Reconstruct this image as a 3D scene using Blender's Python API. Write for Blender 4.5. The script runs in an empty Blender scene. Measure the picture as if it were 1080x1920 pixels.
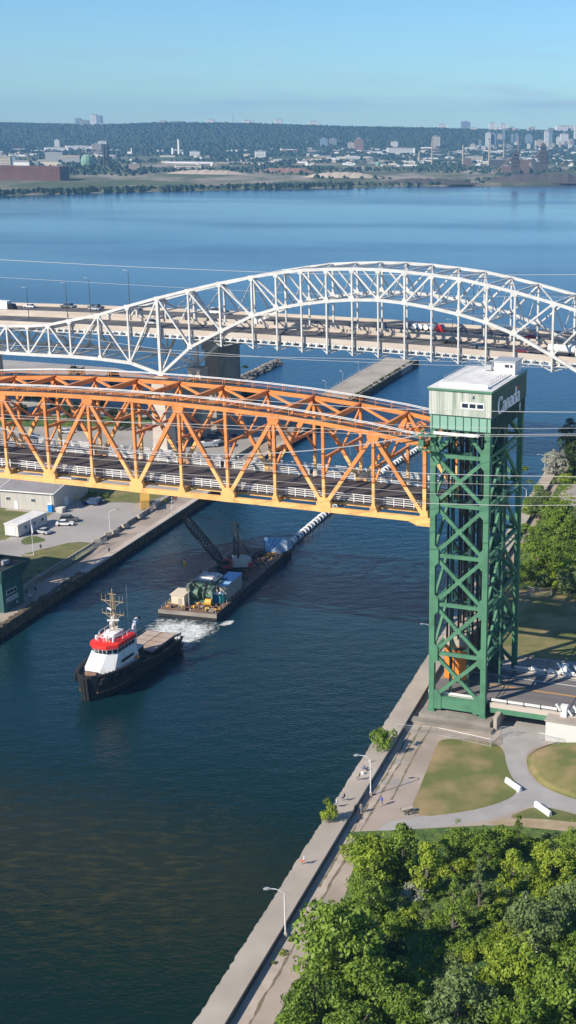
import bpy, math, random
from mathutils import Vector, Matrix
R = math.radians
random.seed(7)
S = bpy.context.scene
col = S.collection

# ------------------------------------------------------------------ camera
CAM_F, CAM_PX, CAM_P, CAM_R, CAM_H = 2444.403, 843.126, .2846351, .0107977, 101.364
cp, sp, cr, sr = math.cos(CAM_P), math.sin(CAM_P), math.cos(CAM_R), math.sin(CAM_R)
RT, UP, FW = Vector((cr, sp*sr, cp*sr)), Vector((-sr, sp*cr, cp*cr)), Vector((0, cp, -sp))
C0 = Vector((0, 0, CAM_H))
cam = bpy.data.cameras.new('camera'); co = bpy.data.objects.new('camera', cam); col.objects.link(co)
co.matrix_world = Matrix(((RT.x, UP.x, -FW.x, 0), (RT.y, UP.y, -FW.y, 0), (RT.z, UP.z, -FW.z, CAM_H), (0, 0, 0, 1)))
cam.sensor_fit = 'VERTICAL'; cam.sensor_height = 24
cam.lens = CAM_F/1920*24
cam.shift_x = (540-CAM_PX)/1920
cam.clip_start = 1; cam.clip_end = 40000
S.camera = co

def at(x, y, z=0.0):            # ground point seen at a given place of the survey picture (1080x1920)
    v = FW + RT*((x-CAM_PX)/CAM_F) - UP*((y-960)/CAM_F)
    return C0 + v*((z-CAM_H)/v.z)
def atY(x, y, Y):
    v = FW + RT*((x-CAM_PX)/CAM_F) - UP*((y-960)/CAM_F)
    return C0 + v*(Y/v.y)

# ------------------------------------------------------------------ light
SUN_AZ, SUN_EL = R(233.3), R(34.2)          # compass azimuth of the sun (from +Y towards +X)
S.world = bpy.data.worlds.new('World'); W = S.world; W.use_nodes = True
nt = W.node_tree; nt.nodes.clear()
sky = nt.nodes.new('ShaderNodeTexSky'); sky.sky_type = 'NISHITA'; sky.sun_disc = False
sky.sun_elevation = SUN_EL; sky.sun_rotation = SUN_AZ
sky.altitude = 100; sky.air_density = 1.0; sky.dust_density = .1; sky.ozone_density = 1.2
bg = nt.nodes.new('ShaderNodeBackground'); bg.inputs[1].default_value = .068
wo = nt.nodes.new('ShaderNodeOutputWorld')
tc = nt.nodes.new('ShaderNodeTexCoord'); mp = nt.nodes.new('ShaderNodeMapping'); mp.inputs['Scale'].default_value = (1, 1, 9)
no = nt.nodes.new('ShaderNodeTexNoise'); no.inputs['Scale'].default_value = 9; no.inputs['Detail'].default_value = 6
ra = nt.nodes.new('ShaderNodeValToRGB'); ra.color_ramp.elements[0].position = .5; ra.color_ramp.elements[1].position = .78
sx = nt.nodes.new('ShaderNodeSeparateXYZ'); zr = nt.nodes.new('ShaderNodeMapRange')
zr.inputs[1].default_value = .075; zr.inputs[2].default_value = .02; zr.inputs[3].default_value = 0; zr.inputs[4].default_value = .75
mu = nt.nodes.new('ShaderNodeMath'); mu.operation = 'MULTIPLY'
mx = nt.nodes.new('ShaderNodeMixRGB'); mx.inputs[2].default_value = (4.6, 5.9, 7.4, 1)
L_ = nt.links.new
L_(tc.outputs['Generated'], mp.inputs[0]); L_(mp.outputs[0], no.inputs[0]); L_(no.outputs[0], ra.inputs[0])
L_(tc.outputs['Generated'], sx.inputs[0]); L_(sx.outputs[2], zr.inputs[0]); L_(ra.outputs[0], mu.inputs[0]); L_(zr.outputs[0], mu.inputs[1])
L_(mu.outputs[0], mx.inputs[0]); tn = nt.nodes.new('ShaderNodeMixRGB'); tn.blend_type = 'MULTIPLY'; tn.inputs[0].default_value = 1; tn.inputs[2].default_value = (.68, 1.07, 1.49, 1); L_(sky.outputs[0], tn.inputs[1]); L_(tn.outputs[0], mx.inputs[1]); L_(mx.outputs[0], bg.inputs[0]); L_(bg.outputs[0], wo.inputs[0])

sun = bpy.data.lights.new('sun', 'SUN'); sun.energy = 5.0; sun.angle = R(.5); sun.color = (1, .90, .75)
so = bpy.data.objects.new('sun', sun); col.objects.link(so)
so.rotation_euler = Vector((-math.sin(SUN_AZ)*math.cos(SUN_EL), -math.cos(SUN_AZ)*math.cos(SUN_EL), -math.sin(SUN_EL))).to_track_quat('-Z', 'Y').to_euler()
S.view_settings.view_transform = 'Standard'; S.view_settings.look = 'None'; S.view_settings.exposure = 0.45
S.view_settings.gamma = 1; S.render.engine = 'CYCLES'
S.cycles.max_bounces = 6; S.cycles.transparent_max_bounces = 8; S.cycles.volume_bounces = 0

# ------------------------------------------------------------------ helpers
def tag(o, label=None, cat=None, group=None, kind=None):
    if label: o['label'] = label
    if cat: o['category'] = cat
    if group: o['group'] = group
    if kind: o['kind'] = kind
    return o
def empty(name, loc=(0, 0, 0), rz=0, label=None, cat=None, group=None):
    o = bpy.data.objects.new(name, None); col.objects.link(o); o.location = loc; o.rotation_euler = (0, 0, rz)
    o.empty_display_size = .5
    return tag(o, label, cat, group)
class MB:
    def __init__(s): s.v = []; s.f = []; s.m = []; s.cur = 0
    def add(s, vs, fs):
        n = len(s.v); s.v += [tuple(v) for v in vs]; s.f += [tuple(i+n for i in f) for f in fs]; s.m += [s.cur]*len(fs); return s
    def box(s, c, d, rz=0):
        x, y, z = d[0]/2, d[1]/2, d[2]/2; ca, sa = math.cos(rz), math.sin(rz); vs = []
        for i in (-1, 1):
            for j in (-1, 1):
                for k in (-1, 1):
                    vs.append((c[0]+ca*i*x-sa*j*y, c[1]+sa*i*x+ca*j*y, c[2]+k*z))
        return s.add(vs, [(0, 1, 3, 2), (4, 6, 7, 5), (0, 4, 5, 1), (2, 3, 7, 6), (0, 2, 6, 4), (1, 5, 7, 3)])
    def b2(s, x0, x1, y0, y1, z0, z1): return s.box(((x0+x1)/2, (y0+y1)/2, (z0+z1)/2), (abs(x1-x0), abs(y1-y0), abs(z1-z0)))
    def bar(s, p, q, w, h, up=(0, 0, 1)):          # w across, h along 'up'
        p, q = Vector(p), Vector(q); d = (q-p)
        if d.length < 1e-6: return s
        d.normalize(); up = Vector(up)
        if abs(d.dot(up)) > .99: up = Vector((0, 1, 0))
        a = d.cross(up).normalized(); b = a.cross(d).normalized(); vs = []
        for e in (p, q):
            for i, j in ((-1, -1), (1, -1), (1, 1), (-1, 1)): vs.append(e+a*(i*w/2)+b*(j*h/2))
        return s.add(vs, [(3, 2, 1, 0), (4, 5, 6, 7), (0, 1, 5, 4), (1, 2, 6, 5), (2, 3, 7, 6), (3, 0, 4, 7)])
    def tube(s, pts, r, n=6, r1=None):
        pts = [Vector(p) for p in pts]; vs = []; fs = []; m = len(pts)
        for i, p in enumerate(pts):
            d = (pts[min(i+1, m-1)]-pts[max(i-1, 0)]).normalized()
            up = Vector((0, 0, 1)) if abs(d.z) < .95 else Vector((0, 1, 0))
            a = d.cross(up).normalized(); b = a.cross(d)
            rr = r if r1 is None else r+(r1-r)*i/(m-1)
            for k in range(n):
                t = 2*math.pi*k/n; vs.append(p+a*(rr*math.cos(t))+b*(rr*math.sin(t)))
        for i in range(m-1):
            for k in range(n): fs.append((i*n+k, i*n+(k+1) % n, (i+1)*n+(k+1) % n, (i+1)*n+k))
        fs.append(tuple(range(n))[::-1]); fs.append(tuple((m-1)*n+k for k in range(n)))
        return s.add(vs, fs)
    def prism(s, poly, z0, z1):                      # poly list of (x,y), ccw
        n = len(poly); a = sum(poly[i][0]*poly[(i+1) % n][1]-poly[(i+1) % n][0]*poly[i][1] for i in range(n))
        if a < 0: poly = poly[::-1]
        vs = [(x, y, z0) for x, y in poly]+[(x, y, z1) for x, y in poly]
        return s.add(vs, [tuple(range(n))[::-1], tuple(range(n, 2*n))]+[(i, (i+1) % n, n+(i+1) % n, n+i) for i in range(n)])
    def prof(s, poly, y0, y1):                       # poly in (x,z), extruded along y
        n = len(poly); a = sum(poly[i][0]*poly[(i+1) % n][1]-poly[(i+1) % n][0]*poly[i][1] for i in range(n))
        if a < 0: poly = poly[::-1]
        vs = [(x, y0, z) for x, z in poly]+[(x, y1, z) for x, z in poly]
        return s.add(vs, [tuple(range(n)), tuple(range(n, 2*n))[::-1]]+[(i, n+i, n+(i+1) % n, (i+1) % n) for i in range(n)])
    def loft(s, rings, cap=True):
        n = len(rings[0]); vs = [v for r in rings for v in r]; fs = []
        for i in range(len(rings)-1):
            for k in range(n): fs.append((i*n+k, i*n+(k+1) % n, (i+1)*n+(k+1) % n, (i+1)*n+k))
        if cap: fs += [tuple(range(n))[::-1], tuple((len(rings)-1)*n+k for k in range(n))]
        return s.add(vs, fs)
    def build(s, name, mat, parent=None, smooth=False, **kw):
        me = bpy.data.meshes.new(name); me.from_pydata([tuple(v) for v in s.v], [], s.f)
        for m in (mat if isinstance(mat, (list, tuple)) else [mat]): me.materials.append(m)
        if any(s.m): me.polygons.foreach_set('material_index', s.m)
        if smooth: me.polygons.foreach_set('use_smooth', [True]*len(s.f))
        me.update(); o = bpy.data.objects.new(name, me); col.objects.link(o)
        if parent: o.parent = parent
        return tag(o, **kw)
def kids(o): return [c for c in bpy.data.objects if c.parent == o]
KID = {}
def copy_tree(o, loc=None, rz=None, label=None, parent=None, sc=None, mats=None):
    c = o.copy(); col.objects.link(c)
    if parent is not None: c.parent = parent
    if loc is not None: c.location = loc
    if rz is not None: c.rotation_euler = (0, 0, rz)
    if sc is not None: c.scale = sc if isinstance(sc, (tuple, list)) else (sc, sc, sc)
    if label: c['label'] = label
    if o.name not in KID: KID[o.name] = [x.name for x in kids(o)]
    for k in KID[o.name]: copy_tree(bpy.data.objects[k], parent=c)
    return c
def recolor(root, part, mat):                       # paint one part of a copy (object-level slot)
    for x in list(kids(root)):
        if x.name.split('.')[0] == part:
            x.material_slots[0].link = 'OBJECT'; x.material_slots[0].material = mat

# ------------------------------------------------------------------ materials
def mat(name, c, rough=.7, metal=0, c2=None, scale=1.0, lo=.35, hi=.65, detail=4, bump=0, bscale=None, sxyz=None, spec=None, tex=None, dist=.05):
    m = bpy.data.materials.new(name); m.use_nodes = True; n = m.node_tree; l = n.links.new
    b = n.nodes['Principled BSDF']; b.inputs['Base Color'].default_value = (*c, 1); b.inputs['Roughness'].default_value = rough
    b.inputs['Metallic'].default_value = metal
    if spec is not None: b.inputs['Specular IOR Level'].default_value = spec
    t = n.nodes.new('ShaderNodeTexCoord'); mp = n.nodes.new('ShaderNodeMapping'); l(t.outputs['Object'], mp.inputs[0])
    if sxyz: mp.inputs['Scale'].default_value = sxyz
    if c2:
        x = n.nodes.new('ShaderNodeTexNoise'); x.inputs['Scale'].default_value = scale; x.inputs['Detail'].default_value = detail
        r = n.nodes.new('ShaderNodeValToRGB'); r.color_ramp.elements[0].position = lo; r.color_ramp.elements[1].position = hi
        r.color_ramp.elements[0].color = (*c, 1); r.color_ramp.elements[1].color = (*c2, 1)
        l(mp.outputs[0], x.inputs[0]); l(x.outputs[0], r.inputs[0]); l(r.outputs[0], b.inputs['Base Color'])
    if bump:
        x2 = n.nodes.new('ShaderNodeTexNoise'); x2.inputs['Scale'].default_value = bscale or scale*3; x2.inputs['Detail'].default_value = 5
        bm = n.nodes.new('ShaderNodeBump'); bm.inputs['Strength'].default_value = bump; bm.inputs['Distance'].default_value = dist
        l(mp.outputs[0], x2.inputs[0]); l(x2.outputs[0], bm.inputs['Height']); l(bm.outputs[0], b.inputs['Normal'])
    return m
M = {}
M['white_steel'] = mat('white_steel', (.62, .62, .60), .5, c2=(.48, .47, .45), scale=.35, detail=8, lo=.4, hi=.75)
M['white'] = mat('white_paint', (.78, .78, .77), .45, c2=(.62, .61, .58), scale=.6, lo=.5, hi=.8)
M['green'] = mat('green_paint', (.082, .225, .13), .55, c2=(.05, .15, .085), scale=.45, detail=10, lo=.42, hi=.75)
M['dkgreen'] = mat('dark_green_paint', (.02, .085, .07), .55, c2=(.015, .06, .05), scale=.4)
M['orange'] = None
M['deck'] = mat('steel_grating', (.05, .042, .04), .7, c2=(.075, .058, .05), scale=.2, sxyz=(.3, 3, 1), bump=.2, bscale=8)
M['concrete'] = mat('concrete', (.44, .39, .33), .9, c2=(.32, .28, .235), scale=.12, detail=8, lo=.35, hi=.7, bump=.3, bscale=3)
M['concrete_d'] = mat('weathered_concrete', (.33, .30, .26), .9, c2=(.20, .18, .155), scale=.2, detail=9, bump=.4, bscale=2)
M['parapet'] = mat('parapet_concrete', (.52, .465, .405), .9, c2=(.44, .37, .31), scale=.1, detail=8, sxyz=(1, 1, 4))
M['asphalt'] = mat('asphalt', (.16, .15, .15), .9, c2=(.22, .205, .20), scale=.05, detail=9, bump=.2, bscale=6)
M['roadtop'] = mat('skyway_asphalt', (.075, .073, .075), .85, c2=(.10, .097, .097), scale=.15, detail=6, sxyz=(.1, 1, 1))
M['roadlift'] = mat('road_asphalt', (.13, .12, .12), .85, c2=(.18, .165, .16), scale=.3, detail=6, sxyz=(.15, 1, 1))
M['lot'] = mat('car_park_asphalt', (.37, .345, .325), .9, c2=(.28, .265, .25), scale=.06, detail=9, lo=.4, hi=.7, bump=.2, bscale=4)
M['mark_w'] = mat('road_paint_white', (.75, .75, .74), .7)
M['mark_y'] = mat('road_paint_yellow', (.72, .36, .06), .7)
M['grass'] = mat('dry_lawn', (.12, .14, .035), .95, c2=(.33, .235, .12), scale=.16, detail=12, lo=.42, hi=.72, bump=.5, bscale=5)
M['grass_l'] = mat('lawn', (.095, .12, .03), .95, c2=(.22, .19, .08), scale=.12, detail=8, lo=.4, hi=.65, bump=.4, bscale=4)
M['wild'] = mat('undergrowth', (.05, .10, .018), .95, c2=(.105, .165, .03), scale=.35, detail=8, lo=.4, hi=.62, bump=1, bscale=1.2, dist=.5)
M['path'] = mat('asphalt_path', (.37, .355, .34), .9, c2=(.31, .295, .28), scale=.25, detail=7)
M['sand'] = mat('sandy_path', (.40, .31, .20), .95, c2=(.30, .23, .14), scale=.5)
M['prom'] = mat('promenade_pavement', (.41, .34, .285), .9, c2=(.30, .25, .205), scale=.16, detail=10, lo=.35, hi=.68, bump=.3, bscale=3)
M['gravel'] = mat('gravel', (.36, .33, .31), .95, c2=(.26, .24, .22), scale=.3, detail=8)
M['black'] = mat('black_paint', (.012, .013, .017), .55, c2=(.022, .022, .025), scale=.5)
M['rubber'] = mat('rubber', (.015, .015, .016), .8)
M['red'] = mat('red_paint', (.70, .03, .02), .4)
M['yellow'] = mat('yellow_paint', (.72, .42, .06), .5, c2=(.6, .33, .05), scale=1)
M['mast'] = mat('buff_mast_paint', (.42, .31, .17), .6)
M['blue'] = mat('blue_plastic', (.01, .22, .62), .5)
M['tarp'] = mat('blue_tarpaulin', (.26, .48, .72), .6, c2=(.30, .50, .72), scale=.5)
M['teal'] = mat('teal_plastic', (.05, .36, .33), .5)
M['rust'] = mat('rusty_steel', (.22, .13, .09), .85, c2=(.12, .07, .05), scale=.8, detail=8)
M['hatch'] = mat('worn_hatch_paint', (.40, .29, .22), .8, c2=(.46, .40, .36), scale=.3, sxyz=(.4, 1.5, 1), detail=7)
M['glass'] = mat('dark_glass', (.02, .03, .045), .12, spec=.8)
M['siding'] = None
M['beige'] = mat('metal_cladding', (.50, .48, .44), .7, c2=(.43, .41, .38), scale=.6, sxyz=(3, 3, .1))
M['roofgrey'] = mat('grey_roof', (.27, .25, .26), .8, c2=(.22, .21, .215), scale=.3)
M['roofwhite'] = mat('white_roof', (.74, .72, .68), .7, c2=(.6, .6, .58), scale=.5)
M['steel'] = mat('galvanised_steel', (.45, .46, .47), .45, .3)
M['dark'] = mat('dark_steel', (.035, .037, .04), .6)
M['wood'] = mat('dark_timber', (.07, .05, .035), .95, c2=(.14, .11, .07), scale=1.2, detail=6, bump=.4)
M['cworange'] = mat('orange_end_paint', (.75, .24, .03), .6)
M['bark'] = mat('bark', (.10, .08, .06), .95, c2=(.17, .145, .12), scale=2)
M['bark_w'] = mat('dead_pale_wood', (.55, .52, .47), .9)
M['rock'] = mat('rocks', (.30, .275, .24), .95, c2=(.16, .145, .125), scale=.4, detail=8, bump=.6, bscale=1)
M['tealwall'] = mat('teal_cladding', (.035, .115, .11), .7, c2=(.025, .09, .088), scale=.4, sxyz=(4, 4, .2))

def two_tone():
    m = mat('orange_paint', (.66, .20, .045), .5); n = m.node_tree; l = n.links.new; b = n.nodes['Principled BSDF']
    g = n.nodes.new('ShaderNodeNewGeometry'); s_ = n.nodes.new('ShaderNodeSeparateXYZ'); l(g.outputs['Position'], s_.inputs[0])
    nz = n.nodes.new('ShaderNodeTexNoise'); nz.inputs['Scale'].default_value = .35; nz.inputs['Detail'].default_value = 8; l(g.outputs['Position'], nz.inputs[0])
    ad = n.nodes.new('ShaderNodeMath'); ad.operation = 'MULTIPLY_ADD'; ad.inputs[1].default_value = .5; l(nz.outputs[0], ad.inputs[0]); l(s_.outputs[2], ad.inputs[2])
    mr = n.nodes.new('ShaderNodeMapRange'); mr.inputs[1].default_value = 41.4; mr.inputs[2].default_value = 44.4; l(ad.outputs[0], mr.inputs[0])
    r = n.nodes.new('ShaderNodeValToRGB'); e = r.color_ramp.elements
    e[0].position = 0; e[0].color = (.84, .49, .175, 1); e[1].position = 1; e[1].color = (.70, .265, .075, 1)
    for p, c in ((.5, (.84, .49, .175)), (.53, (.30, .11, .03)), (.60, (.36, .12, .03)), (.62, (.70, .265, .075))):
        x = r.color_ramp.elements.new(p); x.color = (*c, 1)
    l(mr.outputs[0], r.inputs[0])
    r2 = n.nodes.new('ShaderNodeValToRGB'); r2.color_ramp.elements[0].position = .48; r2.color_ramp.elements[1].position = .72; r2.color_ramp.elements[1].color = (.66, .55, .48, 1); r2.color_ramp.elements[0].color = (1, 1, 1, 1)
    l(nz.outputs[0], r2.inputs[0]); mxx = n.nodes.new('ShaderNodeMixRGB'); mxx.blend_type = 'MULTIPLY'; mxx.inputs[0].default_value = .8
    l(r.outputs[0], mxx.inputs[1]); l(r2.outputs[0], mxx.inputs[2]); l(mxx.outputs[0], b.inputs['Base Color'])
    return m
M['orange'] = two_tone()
def siding():
    m = mat('streaked_white_siding', (.6, .66, .6), .7); n = m.node_tree; l = n.links.new; b = n.nodes['Principled BSDF']
    t = n.nodes.new('ShaderNodeTexCoord'); mp = n.nodes.new('ShaderNodeMapping'); mp.inputs['Scale'].default_value = (1, 1, .06); l(t.outputs['Object'], mp.inputs[0])
    nz = n.nodes.new('ShaderNodeTexNoise'); nz.inputs['Scale'].default_value = 1.6; nz.inputs['Detail'].default_value = 8; l(mp.outputs[0], nz.inputs[0])
    r = n.nodes.new('ShaderNodeValToRGB'); r.color_ramp.elements[0].position = .36; r.color_ramp.elements[0].color = (.24, .30, .22, 1)
    r.color_ramp.elements[1].position = .6; r.color_ramp.elements[1].color = (.52, .55, .49, 1); l(nz.outputs[0], r.inputs[0]); l(r.outputs[0], b.inputs['Base Color'])
    w = n.nodes.new('ShaderNodeTexWave'); w.inputs['Scale'].default_value = 1.1; w.bands_direction = 'X'; l(t.outputs['Object'], w.inputs[0])
    bm = n.nodes.new('ShaderNodeBump'); bm.inputs['Strength'].default_value = .5; bm.inputs['Distance'].default_value = .08; l(w.outputs[1], bm.inputs['Height']); l(bm.outputs[0], b.inputs['Normal'])
    return m
M['siding'] = siding()
def leafmat(name, c1, c2, trans=.25):
    m = bpy.data.materials.new(name); m.use_nodes = True; n = m.node_tree; l = n.links.new; n.nodes.clear()
    o = n.nodes.new('ShaderNodeOutputMaterial'); d = n.nodes.new('ShaderNodeBsdfPrincipled'); d.inputs['Roughness'].default_value = .55
    d.inputs['Specular IOR Level'].default_value = .3
    tr = n.nodes.new('ShaderNodeBsdfTranslucent'); mx = n.nodes.new('ShaderNodeMixShader'); mx.inputs[0].default_value = trans
    g = n.nodes.new('ShaderNodeNewGeometry'); oi = n.nodes.new('ShaderNodeObjectInfo'); nz = n.nodes.new('ShaderNodeTexNoise'); nz.inputs['Scale'].default_value = .45; nz.inputs['Detail'].default_value = 3
    l(g.outputs['Position'], nz.inputs[0])
    a1 = n.nodes.new('ShaderNodeMath'); a1.operation = 'MULTIPLY_ADD'; a1.inputs[1].default_value = .5; l(g.outputs['Random Per Island'], a1.inputs[0]); l(nz.outputs[0], a1.inputs[2])
    a2 = n.nodes.new('ShaderNodeMath'); a2.operation = 'MULTIPLY_ADD'; a2.inputs[1].default_value = .4; l(oi.outputs['Random'], a2.inputs[0]); l(a1.outputs[0], a2.inputs[2])
    r = n.nodes.new('ShaderNodeValToRGB'); r.color_ramp.elements[0].position = .45; r.color_ramp.elements[0].color = (*c1, 1); r.color_ramp.elements[1].position = 1.15 if False else 1.0; r.color_ramp.elements[1].color = (*c2, 1)
    l(a2.outputs[0], r.inputs[0]); l(r.outputs[0], d.inputs['Base Color']); l(r.outputs[0], tr.inputs[0])
    l(d.outputs[0], mx.inputs[1]); l(tr.outputs[0], mx.inputs[2]); l(mx.outputs[0], o.inputs[0]); return m
M['leaf'] = leafmat('leaf_green', (.045, .10, .013), (.19, .285, .034))
M['leaf_b'] = leafmat('leaf_bright', (.10, .19, .016), (.30, .38, .036))
M['leaf_g'] = leafmat('leaf_greyish', (.07, .115, .035), (.18, .245, .08))
M['leaf_p'] = leafmat('leaf_silver', (.22, .24, .19), (.42, .43, .36))
M['leaf_d'] = leafmat('leaf_dark', (.016, .038, .012), (.05, .085, .022))

def water_mat():
    m = bpy.data.materials.new('water'); m.use_nodes = True; n = m.node_tree; l = n.links.new; b = n.nodes['Principled BSDF']
    b.inputs['Roughness'].default_value = .07; b.inputs['IOR'].default_value = 1.33
    g = n.nodes.new('ShaderNodeNewGeometry')
    def nz(sc, sxyz, det=4, rot=0):
        mp = n.nodes.new('ShaderNodeMapping'); mp.inputs['Scale'].default_value = sxyz; mp.inputs['Rotation'].default_value = (0, 0, rot)
        x = n.nodes.new('ShaderNodeTexNoise'); x.inputs['Scale'].default_value = sc; x.inputs['Detail'].default_value = det
        l(g.outputs['Position'], mp.inputs[0]); l(mp.outputs[0], x.inputs[0]); return x
    s_ = n.nodes.new('ShaderNodeSeparateXYZ'); l(g.outputs['Position'], s_.inputs[0])
    # weed patches under the surface in the near left of the canal
    w1 = nz(.34, (.8, 2.6, 1), 9, .25); w2 = nz(.03, (1, 1, 1), 3)
    r = n.nodes.new('ShaderNodeValToRGB'); r.color_ramp.elements[0].position = .47; r.color_ramp.elements[1].position = .72
    r.color_ramp.elements[0].color = (0, 0, 0, 1); l(w1.outputs[0], r.inputs[0])
    yr = n.nodes.new('ShaderNodeMapRange'); yr.inputs[1].default_value = 195; yr.inputs[2].default_value = 165; l(s_.outputs[1], yr.inputs[0])
    yr2 = n.nodes.new('ShaderNodeMapRange'); yr2.inputs[1].default_value = 136; yr2.inputs[2].default_value = 152; l(s_.outputs[1], yr2.inputs[0])
    xr = n.nodes.new('ShaderNodeMapRange'); xr.inputs[1].default_value = -24; xr.inputs[2].default_value = -36; l(s_.outputs[0], xr.inputs[0])
    def mul(a, b_):
        q = n.nodes.new('ShaderNodeMath'); q.operation = 'MULTIPLY'; l(a, q.inputs[0]); l(b_, q.inputs[1]); return q.outputs[0]
    k = mul(mul(r.outputs[0], yr.outputs[0]), mul(xr.outputs[0], yr2.outputs[0]))
    cm = n.nodes.new('ShaderNodeMixRGB'); cm.inputs[1].default_value = (.0032, .0168, .0098, 1); cm.inputs[2].default_value = (.034, .036, .012, 1); l(k, cm.inputs[0])
    # open lake is bluer than the canal
    lr = n.nodes.new('ShaderNodeMapRange'); lr.inputs[1].default_value = 150; lr.inputs[2].default_value = 520; l(s_.outputs[1], lr.inputs[0])
    c2 = n.nodes.new('ShaderNodeMixRGB'); c2.inputs[2].default_value = (.004, .050, .12, 1); l(lr.outputs[0], c2.inputs[0]); l(cm.outputs[0], c2.inputs[1]); l(c2.outputs[0], b.inputs['Base Color'])
    # waves: short chop close by, larger gusts on the lake
    a = nz(1.1, (1, 1.6, 1), 5, .4); c = nz(.22, (1, 1.5, 1), 3, -.3); d = nz(.0032, (.45, 1, 1), 3)
    ad = n.nodes.new('ShaderNodeMath'); ad.operation = 'MULTIPLY_ADD'; ad.inputs[1].default_value = 2.2; l(c.outputs[0], ad.inputs[0]); l(a.outputs[0], ad.inputs[2])
    gr = n.nodes.new('ShaderNodeMapRange'); gr.inputs[1].default_value = .42; gr.inputs[2].default_value = .62; gr.inputs[3].default_value = .30; gr.inputs[4].default_value = .72; l(d.outputs[0], gr.inputs[0])
    fr = n.nodes.new('ShaderNodeMapRange'); fr.inputs[1].default_value = 380; fr.inputs[2].default_value = 1250; fr.inputs[3].default_value = 1.0; fr.inputs[4].default_value = .16; l(s_.outputs[1], fr.inputs[0])
    bm = n.nodes.new('ShaderNodeBump'); bm.inputs['Distance'].default_value = .26; l(mul(gr.outputs[0], fr.outputs[0]), bm.inputs['Strength']); l(ad.outputs[0], bm.inputs['Height']); l(bm.outputs[0], b.inputs['Normal'])
    rr = n.nodes.new('ShaderNodeMapRange'); rr.inputs[1].default_value = .42; rr.inputs[2].default_value = .62; rr.inputs[3].default_value = .05; rr.inputs[4].default_value = .17; l(d.outputs[0], rr.inputs[0]); l(rr.outputs[0], b.inputs['Roughness'])
    return m
M['water'] = water_mat()

# canal frame: c across (to the right), s along (away from the camera)
CB = .2216897
def cs(c, s): return (c*math.cos(CB)+s*math.sin(CB), -c*math.sin(CB)+s*math.cos(CB))

# ------------------------------------------------------------------ water and ground
MB().add([(-9000, -600, 0), (9000, -600, 0), (9000, 9500, 0), (-9000, 9500, 0)], [(0, 1, 2, 3)]).build('water', M['water'], kind='structure', label='dark green canal and blue harbour water', cat='water')
ZR, ZW, ZL, ZP = 1.2, 2.2, 2.8, 2.2      # right ground, right wall top, left car park, left promenade
def sheet(name, pts, z, m, **kw):
    kw.setdefault('kind', 'structure')
    n = len(pts); a = sum(pts[i][0]*pts[(i+1) % n][1]-pts[(i+1) % n][0]*pts[i][1] for i in range(n))
    if a < 0: pts = pts[::-1]
    return MB().add([(p[0], p[1], z) for p in pts], [tuple(range(n))]).build(name, m, **kw)
def px(pts, z): return [at(x, y, z)[:2] for x, y in pts]
def smooth_poly(pts, k=2):
    for _ in range(k):
        q = []
        for i in range(len(pts)):
            a, b = pts[i], pts[(i+1) % len(pts)]; q += [(a[0]*.75+b[0]*.25, a[1]*.75+b[1]*.25), (a[0]*.25+b[0]*.75, a[1]*.25+b[1]*.75)]
        pts = q
    return pts
# right bank
rb = [cs(-52.8, -150), cs(-52.8, 445), cs(0, 470), cs(250, 470), cs(700, 200), cs(500, -150)]
g_ = MB(); g_.prism([p for p in rb], -.6, ZR); g_.build('ground', M['prom'], kind='structure')
wild = [cs(-48.5, 60), cs(-47.5, 148), cs(-49.5, 163), *px([(650, 1560), (752, 1556), (900, 1548), (1010, 1548), (1080, 1556), (1300, 1560)], ZR), cs(160, 100), cs(120, 20)]
sheet('undergrowth_ground', wild, ZR+.012, M['wild'])
sheet('lawn', smooth_poly(px([(826, 1383), (900, 1388), (944, 1398), (950, 1440), (974, 1480), (955, 1500), (880, 1522), (762, 1535), (790, 1470), (815, 1405)], ZR)), ZR+.012, M['grass'])
sheet('path', smooth_poly(px([(930, 1330), (1035, 1330), (1028, 1392), (990, 1406), (983, 1432), (1000, 1465), (1050, 1492), (1160, 1520), (1160, 1552), (1080, 1524), (1000, 1510), (950, 1526), (900, 1542), (750, 1558), (700, 1560), (740, 1535), (870, 1524), (955, 1500), (975, 1480), (950, 1438), (945, 1398)], ZR), 1), ZR+.008, M['path'])
sheet('small_lawn', smooth_poly(px([(944, 1534), (1010, 1509), (1100, 1532), (1100, 1544), (1000, 1534)], ZR), 1), ZR+.016, M['grass_l'])
sheet('sandy_path', smooth_poly(px([(900, 1546), (960, 1532), (1100, 1544), (1180, 1560), (1180, 1575), (1010, 1552)], ZR), 1), ZR+.020, M['sand'])
sheet('far_lawn', [cs(-50.5, 238), cs(90, 238), cs(120, 275), cs(-51, 292)], ZR+.012, M['grass'])
sheet('far_undergrowth_ground', [cs(-50.5, 292), cs(180, 285), cs(180, 460), cs(-50.8, 444)], ZR+.012, M['wild'])
sheet('gravel_lot', smooth_poly(px([(1040, 975), (1038, 935), (1075, 905), (1140, 900), (1160, 985)], ZR), 1), ZR+.02, M['gravel'])
sheet('pavement_strip', [cs(-52.7, 60), cs(-50.6, 60), cs(-50.4, 180), cs(-50.7, 206), cs(-52.7, 206)], ZR+.006, mat('pale_slab', (.47, .40, .34), .9, c2=(.36, .30, .25), scale=.35, detail=9, sxyz=(1, 1, 1)))
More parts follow.
